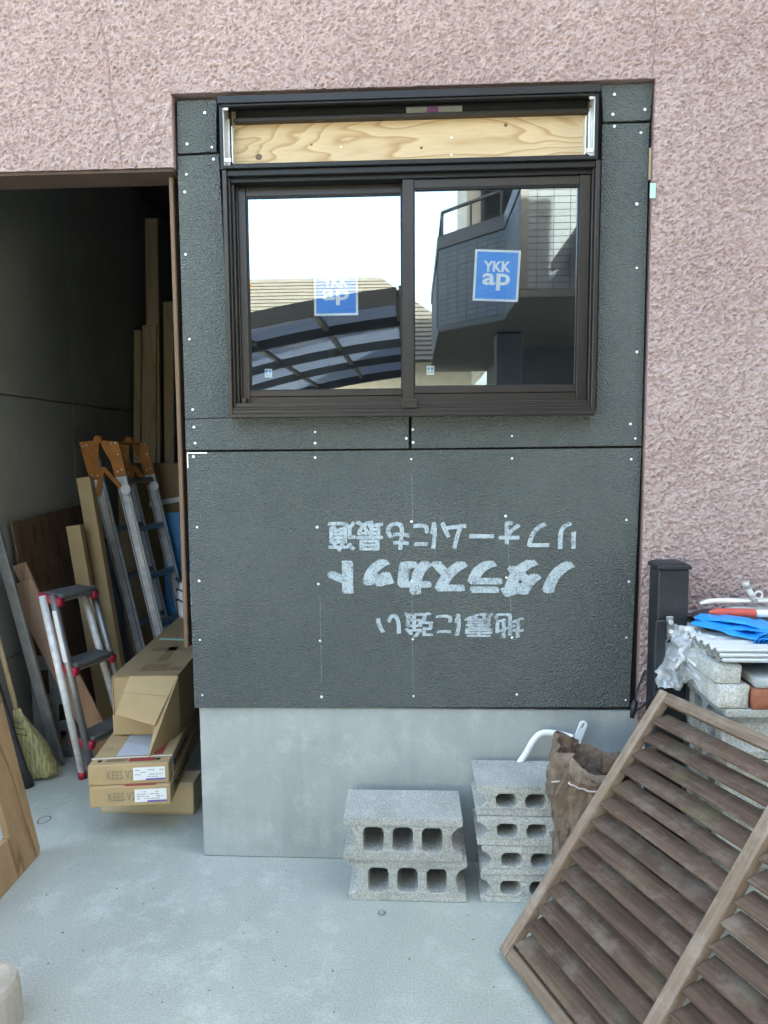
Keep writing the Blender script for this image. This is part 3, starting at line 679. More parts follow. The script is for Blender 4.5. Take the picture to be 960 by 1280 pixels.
rough_slab('rough_stone', .862,.952,-.415,-.20,zt+.001,zt+.070, M['slab'], 'rough rounded pale stone beside the terracotta brick on the pile', 'stone', seed=2)
rough_slab('rough_stone', .852,.928,-.410,-.18,zt+.0715,zt+.128, M['slab'], 'chipped pale stone just under the white corrugated sheets', 'stone', seed=5)
rough_slab('brick', .957,1.167,-.425,-.32,zt+.001,zt+.062, M['brick'], 'terracotta brick lying on the block pile', 'brick', .002, 3)
rough_slab('paving_slab', .962,1.20,-.425,-.28,zt+.0635,zt+.093, M['plinth'], 'grey concrete slab lying on the terracotta brick', 'slab', .001, 4)
rough_slab('paving_slab', 1.00,1.28,-.27,-.05,zt+.001,zt+.126, M['slab'], 'thick pale slab behind the terracotta brick on the pile', 'slab', .003, 6)
def wavy_sheet(z, dx, dy, sh):
    m = MB(); n = 60
    f = lambda s, t: V((.846+dx+s*.50+.018*(1-t), -.425+dy+t*.375+.03*s*0, z+.0055*math.sin(t*2*math.pi*9)))
    m.grid(lambda s, t: f(s, t), 6, 140); m.grid(lambda s, t: f(s, t)-V((0,0,.004)), 6, 140); return m.build('corrugated_sheet', M['white_pl2'], smooth=True)
M['white_pl2'] = MAT('white_corrugated', (.56,.575,.565), .5, .08, 7, .1, d=(.45,.46,.45), damt=.4, dsc=14)
for i in range(3):
    tag(wavy_sheet(.892+i*.0125, -.006*i+.004, .006*i, 0), 'white corrugated plastic sheet, %s of the three stacked on the block pile' % ['lowest','middle','topmost'][i], 'corrugated sheet')
ztop = .928
# blue tarp: folded flat strip and a roll
Tp = thing('blue_tarp', 'bright blue tarpaulin folded in layers with a rolled end on the pile', 'tarpaulin', (1.0,-.2,ztop))
for k, (w0, th, up_, off) in enumerate(((.13,.007,0,-.01),(.10,.006,.012,.0),(.07,.006,.023,.01))):
    P0, P1 = V((.895+off,-.17+off*.6,ztop+.012+up_)), V((1.13,-.345+off,ztop+.002+up_*.8)); ax_ = (P1-P0).normalized(); sd_ = V((-ax_.y,ax_.x,0))
    def ft(u, t):
        a = 2*math.pi*u; c_, s_ = math.cos(a), math.sin(a)
        sq = (abs(c_)**.6)*(1 if c_ > 0 else -1)
        e_ = .55+.45*min(1, t*6)
        return P0.lerp(P1, t) + sd_*(w0*.5*sq*e_) + V((0,0,th*s_*e_ + .005*math.sin(t*9+k*2)+fbm((t*3,u*2,k),2)*.006))
    MB().grid(ft, 28, 40, True).build('folded_layer', M['tarp'], Tp, smooth=True)
RC = PY(966,812,-.36); rd = V((.25,.968,0.0)).normalized(); rs = V((rd.y,-rd.x,0))
def spiral(u, t):
    a = u*2*math.pi*3.6; r = .010 + .0095*(a/(2*math.pi)) + .0012*math.sin(a*2.3)
    return RC + rd*(t*.26) + rs*(r*math.cos(a)) + V((0,0,r*math.sin(a)))
MB().grid(spiral, 150, 6).build('rolled_end', M['tarp'], Tp, smooth=True)
def roll_outer(u, t):
    a = u*2*math.pi; r = .0472+.0015*math.sin(a*3); return RC + rd*(.004+t*.26) + rs*(r*math.cos(a)) + V((0,0,r*math.sin(a)))
MB().grid(roll_outer, 32, 4, True).build('roll_wrap', M['tarp'], Tp, smooth=True)
# dark sheet heaped behind
def heap(u, t):
    x = .90+u*.42; y = -.05-.19*t; z = ztop+.004+.034*math.sin(math.pi*min(1,u*1.3+.12))*math.sin(math.pi*(t*.8+.15)) + .010*fbm((u*4,t*3,1),2)
    return V((x,y,max(z,ztop+.002)))
hp = MB().grid(heap, 36, 18); hp.grid(lambda u,t: V((heap(u,t).x, heap(u,t).y, ztop+.0005)), 36, 18)
tag(hp.build('dark_sheet', M['tarp_dark'], smooth=True), 'dark grey plastic sheet heaped behind the blue tarpaulin', 'plastic sheet')
# red-tipped rod
P0, P1 = V((.938,-.16,.968)), V((1.078,-.165,.966)); rod = thing('marker_pole', 'white pole with ribbed coral red grip lying on the dark sheet', 'pole', P0)
pts = []; rr = []
for i in range(40):
    t = i/39; pts.append(P0.lerp(P1, t)); rr.append((.006+.009*min(1, t*5))*(1+.045*(1 if int(t*14) % 2 else 0)))
MB().tube(pts, rr, 14).build('grip', M['wirered'], rod, smooth=True)
MB().tube([P1, P1+V((.35,-.005,-.003))], .0125, 14).build('shaft', M['white_pl'], rod, smooth=True)
# scaffold pipe with clamp
P0, P1 = PY(874,752,-.13), PY(1010,750,-.13); pp = thing('metal_pipe', 'pale galvanised pipe with flattened end lying across the pile top', 'pipe', P0)
MB().tube([P0+V((0,0,-.006)), P0+V((.03,0,.0)), P0+V((.06,0,.002)), P1], [.006,.010,.0105,.0105], 12).build('tube', M['zinc'], pp, smooth=True)
c0 = PY(944,752,-.14); c1 = PY(934,733,-.14); cl = thing('pipe_clamp', 'small zinc pipe clamp bolt with washer standing on the pipe', 'clamp', c0)
MB().tube([c0, c1], .009, 10).build('bolt', M['zinc'], cl, smooth=True)
ax_ = (c1-c0).normalized(); MB().tube([c1-ax_*.001, c1+ax_*.004], .021, 14).build('washer', M['alu_d'], cl); MB().tube([c1+ax_*.0045, c1+ax_*.016], .012, 6).build('nut', M['zinc'], cl)
c2 = PY(948,744,-.15); m = MB()
ring = [c2 + V((.012*math.cos(a),0,.012*math.sin(a))) for a in [i*math.pi/8 for i in range(17)]]
m.tube(ring, .0035, 6, caps=False).build('eye', M['zinc'], cl, smooth=True)
for (x, y, mt, nm, lb) in ((1.03,-.135,'alu_d','dark grey short rod end lying under the pipe','a'),):
    tag(MB().tube([(.995,-.14,.972),(1.04,-.14,.974),(1.30,-.14,.972)], [.010,.012,.012], 10).build('short_rod', M['alu_d'], smooth=True), nm, 'rod')
# clear plastic bag hanging over the edge
def bag(u, t):
    a = (u-.5); x = .80+.105*u + .015*math.sin(t*6+u*4) - .05*t*(1-u)*.5; y = -.16-.24*u*.6 - .05*t + .02*math.sin(u*11+t*3)
    z = .925 - .19*t*(1-.25*u) + .010*math.sin(u*17)*t
    n_ = mnoise.noise_vector(V((u*6,t*6,3)))*.022 + mnoise.noise_vector(V((u*17,t*14,3)))*.008
    return V((x,y,z)) + n_
tag(MB().grid(bag, 60, 60).build('plastic_bag', M['film'], smooth=False), 'clear crumpled plastic bag hanging off the pile by the black post', 'plastic bag')

# ================================================================== BLACK GATE POST
GP = thing('gate_post', 'black square metal post with cap and latch fittings beside the stucco wall', 'post', (.826,-.11,0))
box(.778,.874,-.155,-.065,0,1.105).build('shaft', M['black'], GP, bevel=.004)
MB().box(.772,.880,-.160,-.060,1.1055,1.118).add([(.774,-.158,1.1182),(.878,-.158,1.1182),(.878,-.062,1.1182),(.774,-.062,1.1182),(.790,-.143,1.127),(.862,-.143,1.127),(.862,-.077,1.127),(.790,-.077,1.127)],
    [(0,1,5,4),(1,2,6,5),(2,3,7,6),(3,0,4,7),(4,5,6,7)]).build('cap', M['black'], GP, bevel=.002)
lk = MB(); lk.box(.765,.798,-.178,-.1555,.62,.945); lk.build('latch_cover', M['black'], GP, bevel=.004)
ks = box(.802,.826,-.166,-.1555,.885,.955).build('lock_plate', M['alu_d'], GP, bevel=.003)
MB().tube([(.814,-.1665,.938),(.814,-.174,.938)], .008, 12).build('keyhole', M['zinc'], ks); MB().tube([(.815,-.1665,.908),(.815,-.172,.908)], .007, 12).build('knob', M['alu'], ks)
box(.800,.822,-.162,-.1555,.70,.85).build('strike_plate', M['bronze2'], GP, bevel=.002)
# cable with plug
cb = thing('power_cable', 'black cable with plug dangling at the corner of the grey board', 'cable', PY(790,890,-.03))
cp = [PY(806,838,-.03), PY(797,862,-.025), PY(793,884,-.025)]
MB().tube(smooth_path(cp), .003, 6).build('wire', M['black'], cb, smooth=True)
MB().tube(smooth_path([PY(795,889,-.03), PY(815,872,-.19), PY(835,852,-.20), PY(846,838,-.19)]), .0032, 6).build('wire', M['black'], cb, smooth=True)
MB().tube([PY(794,876,-.03), PY(792,886,-.03), PY(790,897,-.03)], [.010,.012,.008], 8).build('plug', M['black'], cb, smooth=True)
box(.742,.7475,-.026,-.018,.578,.586).build('prong', M['zinc'], cb)
tag(box(.7855,.797,-.034,-.024,0,.56).build('conduit', M['paperblue'], bevel=.002, base=True), 'thin pale grey conduit strip at the right end of the concrete footing', 'conduit')

# ================================================================== GARAGE CONTENTS
# timber offcut, two product boxes, open carton
tag(box(-1.312,-.918,.293,.40,0,.138).build('timber_beam', M['pine_x'], bevel=.003, base=True), 'short pale timber beam lying under the two flat product boxes', 'timber')
def frame(o, ang):
    o = V(o); L = V((-math.sin(ang), math.cos(ang), 0)); W = V((math.cos(ang), math.sin(ang), 0)); Z = V((0,0,1))
    return lambda a, b, c: o + W*a + L*b + Z*c
def flat_box(o, ang, lab, top):
    f = frame(o, ang); W_, L_, H_ = .302, .95, .080; d_ = V(o)
    B = thing('product_box', lab, 'cardboard box', o)
    MB().obox(f(0,0,0), f(W_,0,0)-d_, f(0,L_,0)-d_, f(0,0,H_)-d_).build('carton', M['cardboard'], B, bevel=.003)
    def pf(a0,a1,c0,c1,off=-.0012): return lambda s, t: f(a0+(a1-a0)*s, off, c0+(c1-c0)*t)
    def quad(fn, name, mat, par=B): return MB().add([fn(0,0),fn(1,0),fn(1,1),fn(0,1)], [(0,1,2,3)]).build(name, mat, par)
    text_mb('KEES V20', pf(.070,.185,.022,.056), .0).build('lettering', M['printgrey'], B)
    lb_ = quad(pf(.168,.288,.015,.066,-.0016), 'paper_label', M['paper'])
    quad(pf(.215,.288,.015,.021,-.0022), 'violet_bar', M['printpurple'], lb_)
    for r_ in range(4):
        x_ = .176
        while x_ < .272:
            w_ = random.uniform(.006,.022)
            if random.random() < .6: quad(pf(x_,min(x_+w_,.282),.027+r_*.009,.0295+r_*.009,-.0022), 'print_line', M['printgrey'], lb_)
            x_ += w_+.004
    sd = lambda b0,b1,c0,c1: (lambda s, t: f(W_+.0012, b0+(b1-b0)*s, c0+(c1-c0)*t))
    text_mb('Panasonic', sd(.06,.36,.022,.058), .02).build('lettering', M['printblack'], B)
    tp = lambda a0,a1,b0,b1,c=H_+.001: (lambda s, t: f(a0+(a1-a0)*s, b0+(b1-b0)*t, c))
    if top:
        quad(tp(.085,.205,.075,.93), 'blue_grey_panel', M['paperblue']); quad(tp(.225,.262,.08,.28), 'red_panel', M['printred'])
        quad(tp(.145,.245,.022,.050), 'red_panel', M['printred']); quad(tp(.06,.135,.025,.048), 'orange_print', M['parcel'])
        text_mb('ベリティス', tp(.02,.075,.12,.16), .0).build('lettering', M['printgrey'], B)
        MB().tube([f(-.002,.055,H_+.002), f(W_+.002,.06,H_+.002), f(W_+.003,.06,.0)], .0016, 6).build('strap', M['white_pl'], B)
        for a in (.035,.255):
            MB().tube([f(a,.035,H_+.0008), f(a,.035,H_+.0016)], .009, 12).build('corner_mark', M['printblack'], B)
    else: quad(tp(.13,.25,-.0,.012), 'red_panel', M['printred'])
flat_box((-1.247,.080,.1385), math.radians(8), 'flat cardboard product box, lower of the two on the timber beam', False)
flat_box((-1.255,.092,.2195), math.radians(8), 'flat cardboard product box with grey top panel, upper of the two', True)
Cf = frame((-1.275,.367,.3025), math.radians(4.2)); C_ = thing('open_carton', 'long brown cardboard carton with hanging open flaps on the product boxes', 'cardboard box', (-1.12,.9,.3025))
cw, cl_, ch = .275, 1.12, .252
def cpan(name, a0,a1,b0,b1,c0,c1, mat='cardboard'): return MB().obox(Cf(a0,b0,c0), Cf(a1,b0,c0)-Cf(a0,b0,c0), Cf(a0,b1,c0)-Cf(a0,b0,c0), V((0,0,c1-c0))).build(name, M[mat], C_, bevel=.001)
cpan('bottom', 0,cw, 0,cl_, .0005,.004); cpan('left_side', 0,.004, 0,cl_, .0042,ch); cpan('right_side', cw-.004,cw, 0,cl_, .0042,ch)
tpn = cpan('top', .0,cw, .0,cl_, ch+.0002,ch+.004, 'cardboard_d'); cpan('far_end', .0042,cw-.0042, cl_-.004,cl_, .0042,ch); cpan('inner_flap', .0042,.10, .004,.008, .0042,ch-.002)
def flap(name, P, t=.003):
    n_ = (P[1]-P[0]).cross(P[3]-P[0]).normalized()*t; m = MB(); m.add(P+[p+n_ for p in P], [(0,1,2,3),(7,6,5,4),(0,4,5,1),(1,5,6,2),(2,6,7,3),(3,7,4,0)]); return m.build(name, M['cardboard'], C_)
fA, fB = Cf(.075,-.001,ch+.003), Cf(cw,-.001,ch+.001)
fC, fD = fA.lerp(PY(144,893,.27), .42), fB.lerp(PY(193,907,.235), .42)
flap('top_flap', [fA, fB, fD, fC]); flap('top_flap', [fC+V((0,-.0005,-.001)), fD+V((0,-.0005,-.001)), PY(193,907,.235), PY(144,893,.27)])
flap('side_flap', [Cf(cw,0,.006), Cf(cw,0,ch), PY(193,908,.245), PZ(185,946,.304)])
flap('bottom_flap', [Cf(.0,-.002,.006), Cf(cw-.08,-.002,.006), Cf(cw-.10,-.004,.085), Cf(.0,-.004,.09)])
for (b0, b1, a0, a1) in ((.06,.16,.09,.20),(.07,.12,.215,.262),(.20,.62,.125,.165),(.36,.42,.05,.23)):
    MB().add([Cf(a0,b0,ch+.0052), Cf(a1,b0,ch+.0052), Cf(a1,b1,ch+.0052), Cf(a0,b1,ch+.0052)], [(0,1,2,3)]).build('packing_tape', M['parcel'], tpn)
MB().add([Cf(a,b,ch+.0056) for a, b in ((.03,.55),(.275,.50),(.275,.53),(.03,.58))], [(0,1,2,3)]).build('green_tape', M['mint'], tpn)

# step stool with crimson joints
stl = thing('step_stool', 'folded aluminium step stool with crimson plastic joints and grey treads', 'step ladder', (-1.52,.6,0))
def stile(foot, top, name='stile'):
    foot, top = V(foot), V(top); dx = V((.042,.012,0))
    for k in range(2):
        o = dx*k; MB().tube([foot+o+V((0,0,.03)), top+o], .0165, 12).build(name, M['alu'] if k == 0 else M['alu_d'], stl, smooth=True)
        MB().tube([foot+o, foot+o+V((0,0,.032))], .0185, 12).build('foot_cap', M['redplastic'], stl, smooth=True)
f1, t1 = V((-1.535,.587,0)), V((-1.700,.62,.845)); f2, t2 = V((-1.45,.87,0)), V((-1.625,.84,.845))
stile(f1, t1); stile(f2, t2)
for k, s_ in enumerate((.205,.61,.99)):
    a, b_ = f1.lerp(t1, s_)+V((.0,.02,0)), f2.lerp(t2, s_)+V((.0,-.02,0)); ax_ = b_-a; wd_ = V((.098,.0,-.012)); o_ = a+V((-.02,0,.0))
    tr = MB().obox(o_, ax_, wd_, V((.006,0,.022))).build('tread', M['rubber'], stl, bevel=.004)
    MB().obox(o_+V((-.002,0,-.014)), ax_, wd_, V((.003,0,.013))).build('tread_edge', M['alu_d'], tr, bevel=.002)
    for p_c in (a, b_):
        q_ = p_c+V((-.034,-.022,-.022)); MB().obox(q_+V((.004,.002,.006)), V((.110,0,-.034)), V((0,.040,0)), V((.008,0,.040))).build('joint_cap', M['redplastic'], stl, bevel=.007)
l0 = t1.lerp(f1,.08)+V((.045,-.007,0)); l1 = t1.lerp(f1,.36)+V((.045,-.007,0))
MB().obox(l0+V((-.008,-.003,0)), V((.017,.004,0)), l1-l0, V((.0,-.002,0))).build('sticker', M['paper'], stl)

# folding ladder with orange hinges
FL = thing('folding_ladder', 'tall folded aluminium ladder with orange hinge brackets leaning in the garage', 'ladder', (-1.5,1.8,0))
dirl = V((-.315,0,1.56)).normalized()
for i, (x0, y0, zt_) in enumerate(((-1.60,1.50,1.50),(-1.462,1.50,1.50),(-1.575,1.86,1.52),(-1.437,1.86,1.52))):
    L_ = zt_/dirl.z; ft = V((x0,y0,0)); pv = V((.062,0,.013)); 
    st = MB().obox(ft, pv, V((0,.022,0)), dirl*L_).build('stile', M['alu'], FL, bevel=.003)
    MB().obox(ft+pv*.12+V((0,-.0024,0)), pv*.1, V((0,.002,0)), dirl*L_*.86).build('groove', M['alu_d'], st); MB().obox(ft+pv*.8+V((0,-.0024,0)), pv*.1, V((0,.002,0)), dirl*L_*.86).build('groove', M['alu_d'], st)
    MB().obox(ft-V((.004,.004,0)), pv*1.12, V((0,.03,0)), dirl*.05).build('rubber_foot', M['black'], st, bevel=.003)
for j, x0 in enumerate((-1.60,-1.462)):
    for k in range(5):
        s_ = .17+.29*k; a = V((x0,1.522,0))+dirl*s_; b_ = V((x0+.025,1.86,0))+dirl*s_
        MB().obox(a+V((.008,0,0)), b_-a, V((.044,0,.008)), V((-.004,0,.030))).build('rung', M['alu_d'], FL, bevel=.002)
for i, y0 in enumerate((1.495,1.855)):
    A, B_ = V((-1.60+.025*i,y0,0))+dirl*1.53, V((-1.462+.025*i,y0,0))+dirl*1.53
    xd = V((1,0,.06)); zd = dirl
    def hp_(o, pts): return MB().prism([pts], lambda a, b: o + xd*a + zd*b, (0,-.006,0))
    h_ = hp_(A, [(-.012,-.17),(.058,-.17),(.062,-.06),(.088,.02),(.096,.06),(-.02,.055)]).build('hinge_plate', M['orange'], FL, bevel=.0015)
    hp_(B_, [(.004,-.15),(.072,-.15),(.072,.052),(-.034,.066),(-.028,.02),(.0,-.06)]).build('hinge_plate', M['orange'], FL, bevel=.0015)
    MB().tube([A+xd*.092+zd*.062+V((0,.02,0)), A+xd*.092+zd*.062+V((0,-.012,0))], .024, 14).build('hinge_pin', M['orange'], FL, bevel=.002)
    for dx_, dz_ in ((.0,.03),(.02,.035),(.01,-.14),(.045,-.145),(.165,.035),(.19,.035),(.19,-.03),(.19,-.12),(.165,-.13)):
        c_ = A+xd*dx_+zd*dz_; MB().tube([c_+V((0,-.006,0)), c_+V((0,-.010,0))], .0055, 8).build('rivet', M['zinc'], h_)
    k0 = A+xd*.085+zd*-.10+V((0,-.012,0))
    for q_ in (A+xd*.012+zd*-.265+V((0,-.010,0)), A+xd*.175+zd*-.245+V((0,-.014,0))):
        MB().obox(k0+V((-.014,0,-.0)), V((.03,0,.004)), V((0,-.004,0)), q_-k0).build('stay_arm', M['orange'], FL, bevel=.001)
    c_ = A+xd*.19+zd*-.235+V((0,-.014,0)); MB().tube([c_, c_+V((0,-.006,0))], .030, 18).build('round_badge', M['paper'], FL)
    k0 = None
MB().obox(V((-1.462,1.51,0))+dirl*1.57, V((.025,.36,0)), V((.03,0,0)), V((0,0,.012))).build('top_bar', M['orange'], FL, bevel=.002)
# second dark ladder frame / black case behind
tag(MB().obox((-1.655,1.29,0), (-.17,0,1.0), (.07,0,.012), (0,.12,0)).build('black_case', M['black'], bevel=.01, base=True), 'tall black case standing between the cardboard strip and the ladder', 'case')
# sheets and long cartons leaning on the left wall
tag(MB().obox((-1.86,.905,0), (-.15,0,1.15), (0,.75,.035), (.012,0,.002)).build('plywood_sheet', M['oldply'], bevel=.002, base=True), 'dark brown plywood sheet leaning on the grey garage wall', 'plywood sheet')
def long_carton(foot, top, w_, d_, lab):
    f_, t_ = V(foot), V(top); o = MB().obox(f_, t_-f_, V((w_,0,w_*.12)), V((0,d_,0))).build('long_carton', M['cardboard'], bevel=.002, base=True); return tag(o, lab, 'cardboard box')
long_carton((-1.652,1.22,0), (-1.823,1.22,1.355), .074, .05, 'tall narrow cardboard carton leaning beside the folding ladder')
long_carton((-1.70,1.12,0), (-1.84,1.12,1.105), .076, .04, 'short narrow cardboard carton leaning on the brown plywood sheet')
def plank(name, foot, top, w_, t_, mat, lab, cat, wz=.0):
    f_, t2_ = V(foot), V(top); return tag(MB().obox(f_, t2_-f_, V((w_,0,wz)), V((0,t_,0))).build(name, M[mat], bevel=.002, base=True), lab, cat)
plank('veneer_plank', (-1.585,.80,0), (-1.97,.80,.845), .115, .012, 'board', 'brown veneer plank with square end leaning behind the step stool', 'plank', .05)
plank('veneer_plank', (-1.56,.83,0), (-1.963,.83,.945), .065, .012, 'board', 'narrow brown plank with rounded end behind the wider veneer plank', 'plank', .02)
plank('metal_channel', (-1.73,.70,0), (-1.985,.70,1.15), .045, .02, 'alu_d', 'long grey metal channel leaning left of the step stool', 'metal channel', .013)
# grey slotted plastic tray standing on edge
tf, tt_ = V((-1.865,.78,0)), V((-1.885,.80,.51)); tdir = tt_-tf; tw = V((.16,.03,.0))
def tmap(a, b): return tf + tw*a + tdir*b
outl = [(0,0),(1,0),(1.0,.35),(.86,.86),(.62,1.0),(.2,1.0),(0,.9)]
slots = [[(.2,.62),(.2,.86),(.5,.86),(.5,.62)],[(.72,.36),(.72,.52),(.92,.52),(.92,.36)],[(.3,.28),(.3,.48),(.42,.48),(.42,.28)],[(.72,.08),(.72,.26),(.9,.26),(.9,.08)]]
tag(MB().prism([outl]+slots, tmap, V((.012,-.012,0))).build('slotted_tray', M['rubber'], bevel=.001, base=True), 'dark grey slotted plastic tray standing against the garage wall', 'tray')
# broom
bt = V((-1.765,.585,.0)); BR = thing('straw_broom', 'old straw broom with bound bristles standing on the floor by the plywood frame', 'broom', bt)
bm_ = MB(); rng = random.Random(11); top = V((-1.815,.585,.275))
for i in range(3200):
    a = rng.random()*2*math.pi; r = math.sqrt(rng.random()); p0 = top+V((.022*r*math.cos(a), .018*r*math.sin(a), rng.uniform(-.02,.02)))
    e_ = V((-1.750+.112*r*math.cos(a), .585+.045*r*math.sin(a), max(.004, .006+.03*rng.random()*(r)+.015*abs(math.cos(a))*r)))
    mid = p0.lerp(e_, .5)+V((rng.uniform(-.008,.008)+.018*math.cos(a)*r, rng.uniform(-.008,.008), .0)); w_ = .0011
    sd_ = V((math.cos(a+1.6), math.sin(a+1.6), 0))*w_
    bm_.add([p0-sd_,p0+sd_,mid+sd_,mid-sd_,e_+sd_*.6,e_-sd_*.6], [(0,1,2,3),(3,2,4,5)])
bm_.build('bristles', M['bristle'], BR, kind='stuff')
core = [(top+V((-.012,0,.05)),.018),(top,.026),(top.lerp(bt+V((.02,0,0)),.4),.026),(top.lerp(bt+V((.02,0,0)),.75),.030),(bt+V((.02,0,.05)),.030)]
MB().tube([p for p, _ in core], [r for _, r in core], 18, flat=.55, up=(0,1,0)).build('straw_core', M['bristle'], BR, smooth=True)
for k in range(3):
    c_ = top.lerp(bt+V((.02,0,0)), .02+.09*k); r = .027+.008*k
    MB().tube([c_+V((r*1.05*math.cos(a), r*.75*math.sin(a), -.25*r*math.cos(a))) for a in [i*math.pi/9 for i in range(19)]], .0018, 5, caps=False).build('binding', M['black'], BR)
MB().tube([top+V((.0,0,-.02)), V((-2.0,.62,1.05))], .011, 8).build('handle', M['pine'], BR, smooth=True)
tag(MB().tube([V((-1.735,.50,0)), V((-1.765,.50,.10)), V((-1.87,.505,.50)), V((-1.985,.51,.95))], [.022,.019,.015,.015], 10).build('black_pole', M['black'], smooth=True, base=True), 'black pole with thick grip leaning in front of the straw broom', 'pole')
# plywood frame standing at the left
pf_o = V((-1.405,.012,0)); pu = V((.035,-1.0,0)).normalized(); pz = V((-.20,0,1)).normalized(); pn = V((-1,-.035,0))
outl = [(0,.02),(.015,0),(1.0,0),(1.0,.80),(0,.80)]; inn = [(.15,.15),(.83,.15),(.83,.62),(.15,.62)][::-1]
tag(MB().prism([outl, inn], lambda a, b: pf_o + pu*a + pz*b, pn*.024).build('cut_plywood', M['tan_ply'], bevel=.0025, base=True), 'thick plywood frame with a square cut-out standing upright on the concrete', 'plywood frame')
# post stump
ps = V((-1.130,-.76,0)); m = MB(); n_ = 22
prof = [(0,.094),(.06,.092),(.11,.090),(.125,.084),(.13,.070)]
pts_ = []
PSO = m.grid(lambda u, t: (lambda i: ps+V((prof[i][1]*math.cos(u*2*math.pi)*(1+.03*math.sin(u*19)), prof[i][1]*math.sin(u*2*math.pi)*(1+.03*math.cos(u*13)), prof[i][0])))(int(round(t*4))), n_, 5, True)
m.f.append(tuple(range(4*n_, 5*n_))); m.f.append(tuple(range(n_))[::-1])
tag(m.build('wooden_stump', M['louvre_s'], base=True, smooth=False), 'short pale weathered round post stump standing on the concrete', 'stump')
# deep in the garage: timbers, cartons, blue panel, bottle
plank('lumber', (-1.93,2.38,0), (-1.935,2.60,3.16), .09, .03, 'pine', 'tallest pale timber board standing in the dark garage', 'lumber')
plank('lumber', (-1.975,2.33,0), (-1.952,2.52,2.40), .10, .03, 'pine', 'wide pale timber board standing beside the tallest board', 'lumber')
plank('lumber', (-2.03,2.31,0), (-2.005,2.50,2.36), .048, .03, 'pine', 'narrow pale timber standing against the left garage wall', 'lumber')
plank('lumber', (-1.82,2.4,0), (-1.83,2.62,2.58), .07, .03, 'pine', 'dim timber standing right of the tallest board', 'lumber')
plank('lumber', (-1.72,2.4,0), (-1.74,2.62,2.35), .09, .03, 'pine', 'dim wide timber standing near the brown door jamb', 'lumber')
CB = tag(MB().obox((-1.96,2.06,0), (.55,.02,0), (0,.20,0), (-.02,.0,1.42)).build('large_carton', M['cardboard_d'], bevel=.003, base=True), 'large brown carton standing behind the folding ladder', 'cardboard box')
p = PY(206,628,2.06); MB().obox(p+V((-.10,-.012,-.03)), V((.21,.003,.035)), V((0,.004,0)), V((0,0,.035))).build('paper_strip', M['paper'], CB)
tag(MB().obox((-1.63,1.93,.0), (.42,.03,0), (0,.02,0), (-.02,.05,1.10)).build('blue_board', M['bluepanel'], bevel=.003, base=True), 'light blue foam board standing behind the ladder by the jamb', 'foam board')
bo = V((-1.285,1.40,.5595)); BT = thing('wire_handled_bottle', 'white plastic bottle with black wire handle on the open carton', 'bottle', bo)
prof = [(0,.06),(.02,.066),(.15,.066),(.19,.055),(.22,.025),(.26,.022)]
MB().tube([bo+V((0,0,z)) for z, _ in prof], [r for _, r in prof], 18).build('body', M['white_pl'], BT, smooth=True)
MB().tube([bo+V((0,0,.2605)), bo+V((0,0,.285))], .028, 12).build('cap', M['bluebag'], BT)
for k in range(3):
    z0 = .09+.06*k; MB().tube([bo+V((.074*math.cos(a), .074*math.sin(a), z0+.02*math.sin(a*2))) for a in [i*math.pi/10 for i in range(21)]], .004, 6, caps=False).build('wire', M['black'], BT)
bb = bo+V((-.02,.16,0)); 
def bag2(u, t):
    a = 2*math.pi*u; r = .05*math.sin(math.pi*min(.98, .12+t*.85))*(1+.2*math.sin(a*3+t*4)); return bb+V((r*math.cos(a), r*.7*math.sin(a), .42*t))
tag(MB().grid(bag2, 20, 16, True).build('blue_bag', M['bluebag'], smooth=True), 'small bright blue plastic bag behind the white bottle', 'bag')

# ================================================================== ACROSS THE YARD (seen mirrored in the glass)
def MY(y): return -y
TH = thing('tiled_house', 'grey tiled house with projecting balcony across the yard, mirrored in the window', 'house', (2,-8,0))
ZB, ZP = 3.0, 4.10
YA, YB, YC, YD = -4.395, -5.52, -6.27, -9.39     # wall, return, angled balcony end, far end
# underside slab, dark trim
sl_ = MB(); sl_.prism([[(1.0,YA),(5.5,YA),(5.5,-10.5),(.275,-10.5),(.275,YD),(.287,YC),(1.0,YB)]], lambda a, b: (a, b, ZB), (0,0,-.05)); sl_.build('soffit', M['softgrey'], TH)
def tiles(p0, p1, z0, z1, nrm, cell=(.156,.061), par=TH):
    p0, p1, nrm = V(p0), V(p1), V(nrm); L_ = (p1-p0).length; ax = (p1-p0)/L_; m = MB(); nx = int(L_/cell[0])+1; nz = int((z1-z0)/cell[1])+1
    for j in range(nz):
        for i in range(nx):
            a0, a1 = i*cell[0], min((i+1)*cell[0]-.005, L_); c0, c1 = z0+j*cell[1], min(z0+(j+1)*cell[1]-.005, z1)
            if a1-a0 < .01 or c1-c0 < .01: continue
            th = .006+random.uniform(0,.0015); m.obox(p0+ax*a0+V((0,0,c0)), ax*(a1-a0), nrm*th, V((0,0,c1-c0)))
    o = m.build('tile_cladding', M['tile'], par, kind='stuff'); return o
def wall_seg(p0, p1, z0, z1, nrm, t=.12, mat='joint', name='wall'):
    p0, p1, nrm = V(p0), V(p1), V(nrm); return MB().obox(p0+V((0,0,z0)), p1-p0, nrm*-t, V((0,0,z1-z0))).build(name, M[mat], TH)
segs = [((1.0,YA,0),(5.5,YA,0),6.9,(0,1,0)), ((1.0,YB,0),(1.0,YA,0),ZP,(-1,0,0))]
dv = (V((1.0,YB,0))-V((.287,YC,0))).normalized(); dn = V((-dv.y, dv.x, 0))
segs += [((.287,YC,0),(1.0,YB,0),ZP,dn), ((.275,YD,0),(.287,YC,0),ZP,(-1,0,0))]
